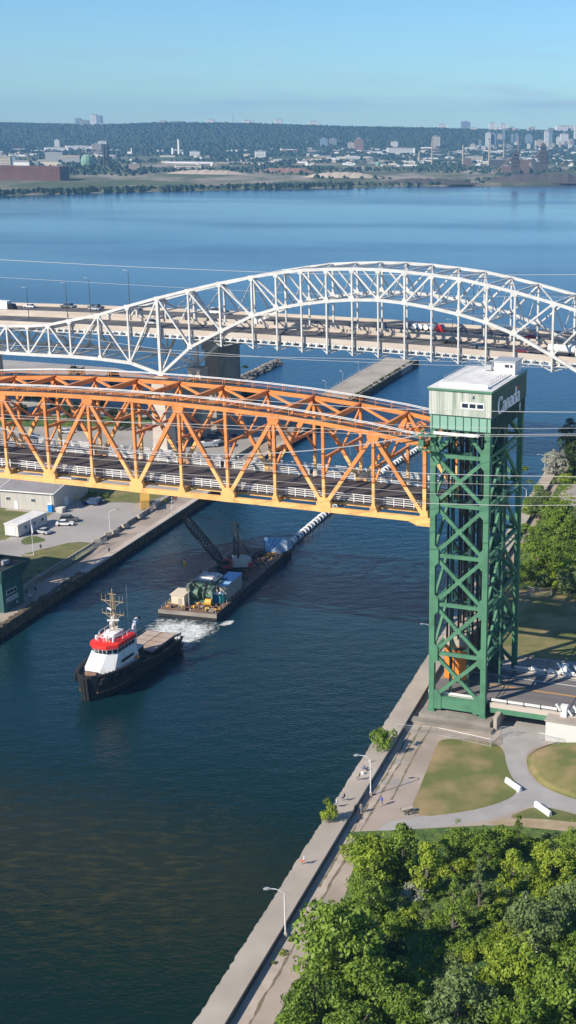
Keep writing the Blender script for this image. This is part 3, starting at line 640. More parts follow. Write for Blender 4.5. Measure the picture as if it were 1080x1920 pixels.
# counterweight hanging low between the legs
cw = empty('counterweight', tw(0, 0, 0), -A, 'massive counterweight block with orange end hanging low inside the tower', 'counterweight')
MB().b2(.9, 4.9, 6.2, 19.0, 6.2, 14.0).build('weight_block', M['rust'], cw)
MB().b2(.85, 2.6, 6.08, 6.2, 6.4, 12.6).b2(2.9, 4.95, 6.08, 6.2, 6.4, 12.6).build('end_plate', M['cworange'], cw)
MB().b2(.7, 5.1, 6.0, 19.2, 14.0, 14.6).b2(.85, 4.95, 6.05, 6.2, 12.75, 14.0).build('top_cap', M['concrete'], cw)

# ------------------------------------------------------------------ road approach right of the tower
def approach():
    r = empty('approach_road', tw(0, 0, 0), -A, 'two-lane road deck running right from the foot of the green tower', 'road bridge')
    MB().b2(-.6, 80, 1.6, 16.4, 4.55, 5.0).build('road_deck', M['roadlift'], r)
    mb = MB(); mb.b2(10.9, 24, .95, 1.6, 4.35, 5.25); mb.b2(10.9, 80, 16.4, 18.9, 4.5, 5.15); mb.b2(-.6, 10.9, 16.4, 17, 4.5, 5.15); mb.b2(24, 80, .2, 1.6, 4.3, 5.25); mb.build('kerb_beam', M['parapet'], r)
    MB().b2(10.9, 22.2, 1.0, 1.25, 3.35, 4.35).build('fascia_girder', M['green'], r)
    mb = MB()
    for i in range(6): mb.b2(-.5, 80, 3+i*2.4, 3.3+i*2.4, 3.6, 4.55)
    mb.build('girder', M['dkgreen'], r)
    mb = MB(); mb.b2(-.6, 80, 8.78, 8.92, 5.0, 5.006); mb.b2(-.6, 80, 9.08, 9.22, 5.0, 5.006); mb.build('centre_line', M['mark_y'], r)
    mb = MB(); mb.b2(-.6, 80, 2.2, 2.36, 5.0, 5.006); mb.b2(-.6, 80, 13.3, 13.5, 5.0, 5.006); mb.b2(-.6, 80, 15.8, 15.95, 5.0, 5.006); mb.build('lane_line', M['mark_w'], r)
    mb = MB(); mb.b2(11.2, 11.45, 1.7, 16.3, 5.0, 5.008); mb.b2(12.0, 12.12, 1.7, 16.3, 5.0, 5.008); mb.b2(24.6, 24.8, 1.7, 16.3, 5.0, 5.008); mb.build('expansion_joint', M['dark'], r)
    for y, nm in ((1.2, 'guard_rail'), (16.7, 'guard_rail')):
        mb = MB(); x = 11.0
        while x < 80: mb.b2(x, x+.15, y-.1, y+.1, 5.25, 6.1); x += 3.0
        g = mb.build(nm, M['dark'], r); MB().b2(10.9, 80, y-.06, y+.06, 5.55, 6.0).build('rail_beam', M['roofwhite'], g)
    for y in (1.2,):
        mb = MB(); mb.b2(-.5, 10.4, y-.06, y+.06, 5.5, 5.95); mb.b2(-.5, 10.4, y+.1, y+.2, 5.1, 5.3); mb.build('inner_rail', M['roofwhite'], r)
    mb = MB(); x = 10.9
    while x < 80: mb.b2(x, x+.1, 18.7, 18.8, 5.15, 6.7); x += 2.4
    mb.b2(10.9, 80, 18.72, 18.78, 6.62, 6.7); mb.b2(10.9, 80, 18.72, 18.78, 5.25, 5.32)
    for i in range(230): mb.b2(10.9+i*.3, 10.93+i*.3, 18.73, 18.77, 5.3, 6.6)
    mb.build('side_railing', M['dark'], r)
    # abutments and underpass walls
    mb = MB(); mb.b2(22.2, 82, .3, 17.5, .8, 4.3); mb.build('abutment', M['beige'], r)
    mb = MB(); mb.b2(21.9, 34, -2.2, .3, .8, 4.9); mb.build('abutment_block', mat_once('painted_concrete', (.60, .60, .58), .8), r)
    mb = MB(); mb.b2(21.7, 34.2, -2.4, .5, 4.9, 5.1); mb.build('block_coping', M['concrete'], r)
    # gate machinery on the abutment and across the road
    for (x, y) in ((24.5, .2), (27.5, .4), (20.5, 17.6), (23.5, 17.8)):
        mb = MB(); mb.box((x, y, 6.0), (1.0, .9, 1.9)); mb.box((x, y, 7.05), (1.2, 1.1, .2)); mb.tube([(x-.5, y-.5, 6.3), (x-1.3, y-.6, 7.4)], .22); mb.tube([(x+.5, y, 6.5), (x+1.4, y-.3, 5.6)], .16); mb.build('gate_machine', M['white'], r)
    for i in range(4):
        mb = MB(); x = 15.5+i*2.0 if i else 14.2; mb.tube([(x, 16.9, 5.3), (x+.3, 16.7, 6.2), (x+1.0, 16.6, 6.0)], .22, 8); mb.build('signal_horn', M['white'], r)
approach()
ug = empty('underpass_wall', tw(12.4, 0, 0), -A, 'concrete wing wall left of the underpass at the tower foot', 'wall')
MB().b2(0, .6, -1.5, 17, .8, 3.6).build('wing_wall', M['concrete'], ug)
MB().prof([(-.1, 3.6), (.7, 3.6), (.7, 3.75), (-.1, 3.75)], -1.6, 17).build('coping', M['concrete'], ug)

# suspended service cable across the span
sc_ = MB(); pts = []
for i in range(33):
    x = 1-i*114/32; z = 44.9+(52.4-44.9)*((x+56)/56)**2; pts.append((x, -1.3, z))
sc_.tube(pts, .09, 5)
for i in range(1, 32, 3): p = pts[i]; sc_.tube([p, (p[0]+.3, p[1], p[2]-1.6)], .03, 4)
sco = sc_.build('service_cable', M['steel']); sco.location = (PA[0], PA[1], 0); sco.rotation_euler = (0, 0, -A)
tag(sco, 'thick grey service cable sagging in front of the orange span from the tower corner', 'cable')

# ------------------------------------------------------------------ high-level arch bridge behind
OS = (-91.5404, 406.8658); AS = .37781604; WS = 21.0
def skw(x, y, z=0): return (OS[0]+x*math.cos(AS)+y*math.sin(AS), OS[1]-x*math.sin(AS)+y*math.cos(AS), z)
BB, SS, S2, B2 = 11.222, 8.3668, 8.4228, 11.318
def s_of(k):
    if k > 8: return 151-s_of(16-k)
    if k >= 0: return BB*min(k, 3)+SS*max(0, k-3)
    return -(B2*min(-k, 3)+S2*max(0, -k-3))
BOT = {-9: 28.8, -8: 28.9, -7: 29.0, -6: 29.1, -5: 29.3, -4: 29.5, -3: 29.8, -2: 29.8, -1: 29.4, 0: 26.6, 1: 35.9, 2: 41.7, 3: 47.0, 4: 49.7, 5: 51.5, 6: 52.8, 7: 53.7, 8: 54.1}
TOP = {-9: 38.1, -8: 38.0, -7: 38.0, -6: 38.1, -5: 38.6, -4: 39.5, -3: 41.4, -2: 43.9, -1: 47.3, 0: 50.5, 1: 53.4, 2: 56.2, 3: 58.6, 4: 60.1, 5: 61.4, 6: 62.1, 7: 62.6, 8: 62.8}
def bz(k): return BOT[k] if k <= 8 else BOT[16-k]
def tz(k): return TOP[k] if k <= 8 else TOP[16-k]
def dz(x): return 40.7-9.5e-5*(x-88)**2          # road level
def laced(mb, p, q, w, d, n):                     # two flanges with batten plates
    p, q = Vector(p), Vector(q); a = Vector((0, 1, 0))
    for s in (-1, 1): mb.bar(p+a*(s*w*.38), q+a*(s*w*.38), w*.24, d)
    for i in range(n):
        t = (i+.5)/n; c = p.lerp(q, t); dd = (q-p).normalized(); mb.bar(c-dd*(.2*(q-p).length/n), c+dd*(.2*(q-p).length/n), w*.9, d*.3)
def skyway():
    r = empty('arch_bridge', (OS[0], OS[1], 0), -AS, 'white steel through-arch highway bridge crossing behind the orange span', 'arch bridge')
    Q = M['white_steel']; K = range(-9, 26)
    for y in (0, WS):
        mb = MB(); mt = MB()
        for k in range(-9, 25):
            mb.bar((s_of(k), y, bz(k)), (s_of(k+1), y, bz(k+1)), .7, .85 if 0 <= k < 16 else 1.0)
            mt.bar((s_of(k), y, tz(k)), (s_of(k+1), y, tz(k+1)), .7, .85)
        mb.build('bottom_chord', Q, r); mt.build('top_chord', Q, r)
        for k in K:
            mb = MB(); w = 1.0 if k in (0, 16) else .55; mb.bar((s_of(k), y, bz(k)), (s_of(k), y, tz(k)), w, .55 if w < 1 else .9, (1, 0, 0)); mb.build('vertical', Q, r)
            if 1 < k < 15:
                mb = MB(); mb.bar((s_of(k), y, dz(s_of(k))-3.4), (s_of(k), y, bz(k)), .5, .45, (1, 0, 0)); mb.build('hanger', Q, r)
            mb = MB(); h = .9
            mb.prof([(s_of(k)-h, bz(k)-.5), (s_of(k)+h, bz(k)-.5), (s_of(k)+h, bz(k)+.4), (s_of(k)+.5, bz(k)+1.3), (s_of(k)-.5, bz(k)+1.3), (s_of(k)-h, bz(k)+.4)], y-.38, y+.38)
            mb.build('bottom_gusset', Q, r); mb = MB(); mb.prof([(s_of(k)-h, tz(k)+.4), (s_of(k)+h, tz(k)+.4), (s_of(k)+h, tz(k)-.3), (s_of(k)+.5, tz(k)-1.2), (s_of(k)-.5, tz(k)-1.2), (s_of(k)-h, tz(k)-.3)], y-.38, y+.38)
            mb.build('top_gusset', Q, r)
        # diagonals
        def dg(a, b): mb = MB(); (laced(mb, (s_of(a[0]), y, a[1]), (s_of(b[0]), y, b[1]), .6, .45, 7) if y > 0 else mb.bar((s_of(a[0]), y, a[1]), (s_of(b[0]), y, b[1]), .5, .5, (1, 0, 0))); mb.build('diagonal', Q, r)
        for k in range(0, 8): dg((k, tz(k)), (k+1, bz(k+1))); dg((16-k, tz(k)), (15-k, bz(k+1)))
        for k, j in ((0, -1), (-2, -1), (-2, -3), (-4, -3), (-4, -5), (-6, -5), (-6, -7), (-8, -7), (-8, -9)):
            dg((k, tz(k)), (j, bz(j))); dg((16-k, tz(k)), (16-j, bz(j)))
    for k in K:                                    # cross members
        x = s_of(k); mb = MB()
        mb.bar((x, .3, tz(k)), (x, WS-.3, tz(k)), .4, .5)
        if k > 0 and k < 16 and bz(k) > dz(x)+6:
            mb.bar((x, .3, bz(k)), (x, WS-.3, bz(k)), .4, .5)
            for a, b in (((.4, tz(k)-.4), (WS/2, bz(k)+.4)), ((WS-.4, tz(k)-.4), (WS/2, bz(k)+.4))): laced(mb, (x, a[0], a[1]), (x, b[0], b[1]), .4, .35, 5)
        elif tz(k) > dz(x)+7:
            zl = max(dz(x)+6.2, bz(k)); mb.bar((x, .3, zl), (x, WS-.3, zl), .4, .4)
            for a, b in (((.4, tz(k)-.4), (WS/2, zl+.2)), ((WS-.4, tz(k)-.4), (WS/2, zl+.2))): laced(mb, (x, a[0], a[1]), (x, b[0], b[1]), .4, .35, 4)
        mb.build('sway_frame', Q, r)
    for k in range(-2, 18):
        mb = MB(); x0, x1 = s_of(k), s_of(k+1)
        if min(tz(k), tz(k+1)) > dz(x0)+2.5: mb.bar((x0, .3, tz(k)), (x1, WS-.3, tz(k+1)), .3, .3); mb.bar((x0, WS-.3, tz(k)), (x1, .3, tz(k+1)), .3, .3)
        if bz(k) > 46 and bz(k+1) > 46: mb.bar((x0, .3, bz(k)), (x1, WS/2, bz(k+1)), .3, .3); mb.bar((x0, WS-.3, bz(k)), (x1, WS/2, bz(k+1)), .3, .3)
        if mb.v: mb.build('lateral_brace', Q, r)
    for k in range(-9, 2): # sway bracing below deck on the side spans
        for kk in (k, 16-k):
            x = s_of(kk); mb = MB(); z0 = bz(kk)+.3; z1 = dz(x)-1.6
            if z1-z0 > 2: mb.bar((x, .3, z0), (x, WS-.3, z0), .35, .4); mb.bar((x, .3, z0), (x, WS/2, z1), .3, .3); mb.bar((x, WS-.3, z0), (x, WS/2, z1), .3, .3); mb.build('under_brace', Q, r)
    for k in range(-9, 25):
        x0, x1 = s_of(k), s_of(k+1); mb = MB(); zz = dz(x0)-3.3
        if 1 <= k < 15:
            mb.bar((x0, .2, zz), ((x0+x1)/2, 3.5, dz(x0)-2.0), .22, .22); mb.bar((x1, .2, zz), ((x0+x1)/2, 3.5, dz(x0)-2.0), .22, .22); mb.bar(((x0+x1)/2, 3.5, dz(x0)-2.0), (x1, WS-.3, zz), .2, .2); mb.bar(((x0+x1)/2, 3.5, dz(x0)-2.0), (x0, WS-.3, zz), .2, .2)
            mb.bar((x0, 0, zz+.2), (x0, WS, zz+.2), .3, .3)
        else:
            mb.bar((x0, .3, bz(k)), (x1, WS-.3, bz(k+1)), .28, .28); mb.bar((x0, WS-.3, bz(k)), (x1, .3, bz(k+1)), .28, .28)
        mb.build('bottom_lateral', Q, r)
    # deck
    xs = [-260+i*8 for i in range(68)]
    def strip(nm, y0, y1, zo0, zo1, m, par=r, xa=-260, xb=280):
        mb = MB(); pts = [x for x in xs if xa <= x <= xb]
        mb.loft([[(x, y0, dz(x)+zo0), (x, y1, dz(x)+zo0), (x, y1, dz(x)+zo1), (x, y0, dz(x)+zo1)] for x in pts]); return mb.build(nm, m, par)
    strip('road_deck', 1.1, 19.9, -.5, 0, M['roadtop'])
    strip('near_parapet', .8, 1.1, -.5, 1.05, M['parapet']); strip('far_parapet', 19.9, 20.3, -.5, 1.05, M['parapet'])
    strip('kerb', 1.1, 1.6, 0, .2, M['parapet']); strip('kerb', 19.2, 19.9, 0, .2, M['parapet'])
    for y in (4.8, 8.4, 12.1, 15.8):
        mb = MB()
        for x in range(-255, 275, 9): mb.add([(x, y-.08, dz(x)+.012), (x+3, y-.08, dz(x+3)+.012), (x+3, y+.08, dz(x+3)+.012), (x, y+.08, dz(x)+.012)], [(0, 1, 2, 3)])
        mb.build('lane_marking', M['mark_w'], r)
    for i in range(33):                              # lattice stringer along the near edge: battens between two flanges
        pass
    strip('edge_girder', .85, 1.0, -1.0, -.5, Q); strip('edge_girder', .85, 1.05, -2.0, -1.75, Q)
    mb = MB()
    for i in range(190): x = -245+i*2.7; mb.b2(x-.35, x+.35, .86, .98, dz(x)-1.8, dz(x)-.95); mb.b2(x+.9, x+1.1, .4, 1.3, dz(x)-1.2, dz(x)-.6)
    mb.build('batten_plates', Q, r, kind='stuff')
    for y in (4, 7.3, 10.6, 13.9, 17.2): strip('stringer', y-.2, y+.2, -1.7, -.5, M['white_steel'])
    for k in K: x = s_of(k); MB().b2(x-.25, x+.25, .2, WS-.2, dz(x)-2.3, dz(x)-.9).build('floor_beam', Q, r)
    # masonry piers
    for k in (-9, 0, 16, 25):
        x = s_of(k); zt = bz(k)-1.0
        for y in (0, WS):
            mb = MB(); mb.loft([[(x-a, y-b, z), (x+a, y-b, z), (x+a, y+b, z), (x-a, y+b, z)] for a, b, z in ((2.7, 2.6, 1), (2.3, 2.2, zt-1), (2.5, 2.5, zt-1), (2.5, 2.5, zt))]); mb.build('pier_column', M['parapet'], r)
        mb = MB(); mb.b2(x-1.6, x+1.6, 2.2, WS-2.2, zt-9, zt-3); mb.b2(x-1.6, x+1.6, 2.2, WS-2.2, 4, 8); mb.b2(x-.8, x+.8, 2.2, WS-2.2, 8, zt-9); mb.build('pier_crosswall', M['concrete_d'], r)
    for x in (-145, -190, -235): 
        for y in (2, WS-2): MB().b2(x-1.5, x+1.5, y-1.5, y+1.5, 1, dz(x)-2).build('pier_column', M['parapet'], r)
    # second, concrete-decked bridge beyond
    q = empty('deck_bridge', (OS[0], OS[1], 0), -AS, 'long concrete deck bridge running just beyond the white arch', 'road bridge')
    strip('road_deck', 27.4, 46.0, -.5, 0, M['roadtop'], q); strip('near_parapet', 27.0, 27.4, -1.8, 1.0, M['parapet'], q); strip('far_parapet', 46.0, 46.4, -1.0, 1.0, M['parapet'], q)
    strip('kerb', 27.4, 28.4, 0, .15, M['parapet'], q); strip('kerb', 45.2, 46.0, 0, .15, M['parapet'], q)
    strip('box_girder', 29.5, 34.5, -4.0, -.5, M['concrete'], q); strip('box_girder', 39, 44, -4.0, -.5, M['concrete'], q)
    for y in (31.6, 35.2, 38.8, 42.4):
        mb = MB()
        for x in range(-255, 275, 9): mb.add([(x, y-.08, dz(x)+.012), (x+3, y-.08, dz(x+3)+.012), (x+3, y+.08, dz(x+3)+.012), (x, y+.08, dz(x)+.012)], [(0, 1, 2, 3)])
        mb.build('lane_marking', M['mark_w'], q)
    for x in (-180, -110, 0, 151, 215):
        mb = MB(); mb.b2(x-2.5, x+2.5, 29.5, 44, 1, 30); mb.b2(x-3, x+3, 28.5, 45, 30, dz(x)-4); mb.build('pier_wall', M['dkpier'] if 'dkpier' in M else M['concrete_d'], q)
skyway()
# lamps on the skyway
def sky_lamp(x, y, h, label, first=[None]):
    if first[0] is None:
        r = empty('bridge_lamp', skw(x, y, dz(x)), -AS, label, 'street lamp', 'lamp posts on the highway bridges')
        MB().tube([(0, 0, 0), (0, 0, 12)], .13, 6, .07).build('pole', M['dark'], r)
        mb = MB(); mb.tube([(-.1, 0, 11.95), (-1.3, 0, 12.1)], .05, 5); mb.box((-1.5, 0, 12.1), (.7, .28, .14)); mb.build('lamp_arm', M['steel'], r); first[0] = r
    else: copy_tree(first[0], skw(x, y, dz(x)), -AS, label, sc=(1, 1, h/12))
for px_, top, base, yo, lb in ((55, 537, 600, 1.3, 'leftmost dark lamp post on the highway bridge'), (127, 527, 590, 19.7, 'second dark lamp post from the left on the highway bridge'), (170, 518, 585, 27.8, 'third dark lamp post, just right of the two close white cars'), (245, 510, 600, 19.7, 'tallest dark lamp post, left of the arch springing'), (617, 600, 668, 1.3, 'thin lamp post under the arch crown'), (848, 615, 672, 1.3, 'thin lamp post beside the white van on the arch deck'), (887, 560, 640, 46.2, 'dark lamp post on the far deck under the right of the arch'), (308, 585, 625, 19.7, 'short lamp post just right of the left arch post')):
    lo = -110; best = None
    for i in range(2400):
        x = lo+i*.1; P = Vector(skw(x, yo, dz(x)))-C0; ux = CAM_PX+CAM_F*P.dot(RT)/P.dot(FW)
        if best is None or abs(ux-px_) < best[0]: best = (abs(ux-px_), x, P.dot(FW))
    sky_lamp(best[1], yo, max(8, (base-top)*best[2]/CAM_F/.97), lb)

# ------------------------------------------------------------------ vehicles
def car(kind, m, label, group=None):
    r = empty(kind, (0, 0, -50), 0, label, {'parked_car': 'car', 'car': 'car', 'van': 'van', 'pickup_truck': 'pickup truck', 'suv': 'car'}[kind], group)
    P = {'car': ([(-2.2, .35), (-2.2, .85), (-1.5, .98), (.9, .95), (2.1, .75), (2.2, .35)], [(-1.75, .95), (-1.1, 1.42), (.2, 1.45), (1.1, .93)]),
         'suv': ([(-2.3, .4), (-2.3, 1.1), (1.0, 1.08), (2.2, .95), (2.3, .4)], [(-2.25, 1.08), (-2.0, 1.72), (.3, 1.75), (1.1, 1.06)]),
         'van': ([(-2.6, .4), (-2.6, 1.3), (1.6, 1.25), (2.5, 1.0), (2.6, .4)], [(-2.58, 1.28), (-2.5, 2.2), (.9, 2.2), (1.8, 1.22)]),
         'pickup_truck': ([(-2.8, .5), (-2.8, 1.15), (.9, 1.12), (2.5, 1.05), (2.6, .5)], [(-.6, 1.12), (-.3, 1.8), (.7, 1.82), (1.5, 1.1)])}
    P['parked_car'] = P['car']; b, g = P[kind]; w = .9 if kind in ('car', 'parked_car') else .98
    def body(poly, w0, w1):
        zs = [z for _, z in poly]; z0, z1 = min(zs), max(zs); mb = MB(); n = len(poly); a = sum(poly[i][0]*poly[(i+1) % n][1]-poly[(i+1) % n][0]*poly[i][1] for i in range(n))
        if a < 0: poly = poly[::-1]
        vs = []
        for s in (-1, 1):
            for x, z in poly: t = (z-z0)/(z1-z0); vs.append((x, s*(w0+(w1-w0)*t), z))
        return mb.add(vs, [tuple(range(n)), tuple(range(n, 2*n))[::-1]]+[(i, n+i, n+(i+1) % n, (i+1) % n) for i in range(n)])
    body(b, w, w*.96).build('body', m, r)
    body(g, w*.93, w*.78).build('windows', M['glass'], r)
    rt = [(x*.92, z) for x, z in g if z > max(q[1] for q in g)-.06]; x0, x1 = min(q[0] for q in g[1:3]), max(q[0] for q in g[1:3])
    MB().b2(x0+.02, x1+.02, -w*.79, w*.79, g[1][1]-.02, g[1][1]+.06).build('roof', m, r)
    for x in (b[0][0]+.85, b[-1][0]-.85):
        for y in (-w+.08, w-.08): MB().tube([(x, y-.11, .34), (x, y+.11, .34)], .34, 10).build('wheel', M['rubber'], r)
    for y in (-.62, .62): MB().box((b[-1][0]-.02, y, .68), (.12, .3, .14)).build('headlight', M['white'], r)
    return r
CM = {n: mat('car_'+n, c, .3, spec=.6) for n, c in {'white': (.8, .8, .8), 'silver': (.45, .46, .48), 'black': (.015, .016, .02), 'blue': (.03, .06, .16), 'red': (.5, .02, .03), 'maroon': (.16, .02, .03), 'grey': (.12, .125, .13)}.items()}
protos = {k: car(k, CM['white'], 'x') for k in ('car', 'parked_car', 'suv', 'van', 'pickup_truck')}
used = set()
def put_car(kind, colr, loc, rz, label, group=None):
    if kind in used: o = copy_tree(protos[kind], loc, rz, label)
    else: o = protos[kind]; used.add(kind); o.location = loc; o.rotation_euler = (0, 0, rz); o['label'] = label; KID[o.name] = [x.name for x in kids(o)]
    if group: o['group'] = group
    elif 'group' in o: del o['group']
    if colr != 'white': recolor(o, 'body', CM[colr]); recolor(o, 'roof', CM[colr])
    return o
def on_sky(x, y):
    zz = 40.
    for _ in range(4):
        P = at(x, y, zz); lx = (P.x-OS[0])*math.cos(AS)-(P.y-OS[1])*math.sin(AS); zz = dz(lx)
    return (P.x, P.y, zz), (P.x-OS[0])*math.sin(AS)+(P.y-OS[1])*math.cos(AS)
LN = [3.0, 6.6, 10.2, 13.9, 17.5, 29.9, 33.4, 37.0, 40.6, 44.0]
def lane_snap(loc, lat):
    t = min(LN, key=lambda v: abs(v-lat)); d = t-lat; return (loc[0]+d*math.sin(AS), loc[1]+d*math.cos(AS), loc[2])
for x, y, k, c, lb in ((57, 577, 'car', 'white', 'white car leftmost on the far deck'), (128, 577, 'car', 'white', 'white car on the far deck beside the second lamp post'), (137, 575, 'suv', 'grey', 'grey car half hidden beside the white car on the far deck'),
                       (181, 581, 'car', 'silver', 'silver car on the far deck left of the white arch'), (213, 572, 'suv', 'white', 'white car on the far deck glimpsed behind the first arch verticals'), (262, 580, 'car', 'blue', 'dark blue car seen through the rising end of the arch'),
                       (288, 608, 'suv', 'silver', 'silver car in the near roadway at the left arch post'), (405, 588, 'van', 'white', 'white van on the far deck behind the third arch vertical'), (418, 590, 'car', 'grey', 'grey car just ahead of the white van'),
                       (843, 645, 'pickup_truck', 'black', 'black pickup in the near roadway under the arch'), (897, 656, 'suv', 'white', 'white utility car in the near roadway above the green tower'), (978, 662, 'car', 'maroon', 'maroon car in the near roadway right of the white one'),
                       (992, 636, 'car', 'red', 'red and white car on the far deck at the right'), (820, 624, 'car', 'red', 'dark red car on the far deck behind the arch hangers')):
    loc, lat = on_sky(x, y); loc = lane_snap(loc, lat); put_car(k, c, loc, -AS+(math.pi if lat > 24 else 0), lb)
def truck(kind, x, y, m, load, label):
    loc, lat = on_sky(x, y); loc = lane_snap(loc, lat); r = empty(kind, loc, -AS, label, 'truck')
    MB().prof([(3.2, .5), (3.2, 2.9), (4.6, 2.9), (5.3, 1.7), (5.4, .5)], -1.2, 1.2).build('cab', m, r); MB().prof([(4.62, 2.7), (5.2, 1.8), (5.28, 1.8), (4.7, 2.75)], -1.05, 1.05).build('windscreen', M['glass'], r)
    if load == 'tank': MB().tube([(-5, 0, 2.2), (-4.8, 0, 2.2), (2.7, 0, 2.2), (2.9, 0, 2.2)], 1.15, 14).build('tank', M['white'], r); MB().b2(-5, 3.2, -.9, .9, .7, 1.0).build('chassis', M['dark'], r)
    elif load == 'box': MB().b2(-5.5, 2.9, -1.25, 1.25, .95, 3.8).build('cargo_box', M['white'], r); MB().b2(-5.5, 3.2, -.9, .9, .6, .95).build('chassis', M['dark'], r)
    else:
        MB().b2(-5.5, 3.2, -1.2, 1.2, .8, 1.05).build('flatbed', M['dark'], r); mb = MB()
        for i in range(4): mb.tube([(-4.6+i*2, -1.0, 1.9), (-4.6+i*2, 1.0, 1.9)], .85, 12)
        mb.build('coils', M['white'], r)
    for xx in (-4.2, -3.0, 1.5, 4.3):
        for yy in (-1.05, 1.05): MB().tube([(xx, yy-.15, .5), (xx, yy+.15, .5)], .5, 10).build('wheel', M['rubber'], r)
truck('tanker_truck', 1062, 668, CM['white'], 'tank', 'white tanker truck at the right edge of the near roadway')
truck('flatbed_truck', 800, 626, CM['red'], 'coils', 'red flatbed truck carrying white coils under the arch')
truck('box_truck', 3, 584, CM['black'], 'box', 'dark-cabbed box truck at the left edge of the far deck')

# ------------------------------------------------------------------ overhead power lines
def pline(pts, Y, r, label, sag=0):
    W_ = [atY(x, y, Y) for x, y in pts]; mb = MB(); q = []
    for i in range(len(W_)-1):
        for j in range(8): q.append(W_[i].lerp(W_[i+1], j/8))
    q.append(W_[-1]); mb.tube(q, r, 5); o = mb.build('power_line', M['wire']); tag(o, label, 'power line', 'power lines across the canal')
M['wire'] = mat('aluminium_wire', (.62, .60, .57), .5)
for i, (pts, r) in enumerate([([(-200, 726), (0, 722), (400, 745), (700, 766), (960, 772), (1280, 774)], .045), ([(-200, 770), (0, 777), (400, 803), (800, 818), (960, 818), (1280, 814)], .03), ([(-200, 812), (0, 828), (400, 862), (800, 888), (930, 892), (1280, 896)], .045), ([(-200, 845), (100, 876), (400, 905), (800, 944), (960, 948), (1280, 946)], .045),
                              ([(-200, 745), (0, 752), (400, 776), (800, 800), (1000, 804), (1280, 800)], .028), ([(-200, 824), (0, 848), (400, 876), (800, 905), (960, 909), (1280, 908)], .028), ([(-200, 845), (0, 866), (400, 893), (800, 925), (960, 931), (1280, 931)], .028), ([(-200, 778), (200, 790), (500, 800), (800, 812), (930, 815), (1280, 812)], .04)]):
    pline(pts, 196+i*1.7, r, ['topmost pale power line crossing the tower cabin', 'thin power line just under the tower cabin', 'bright power line crossing the tower below its first cross', 'lowest bright power line crossing the tower at the span end', 'thin faint line crossing the green panel band', 'thin faint line second above the lowest bright one', 'thin faint line directly above the lowest bright one', 'bright power line at the bottom of the green panel band'][i])
for i, (pts, r) in enumerate([([(-200, 470), (0, 487), (240, 500), (560, 513), (800, 516), (1080, 515), (1300, 510)], .06), ([(-200, 590), (0, 612), (300, 655), (560, 674), (800, 684), (1080, 690), (1300, 690)], .05), ([(-200, 640), (100, 650), (430, 668), (640, 672), (860, 678), (1300, 690)], .05), ([(-200, 500), (0, 520), (350, 540), (600, 552), (1300, 560)], .035)]):
    pline(pts, 330+i*3, r, ['highest far power line above the arch over the blue harbour', 'far power line just below the arch deck', 'lower far power line beneath the arch deck', 'faint far power line behind the lamp posts'][i])

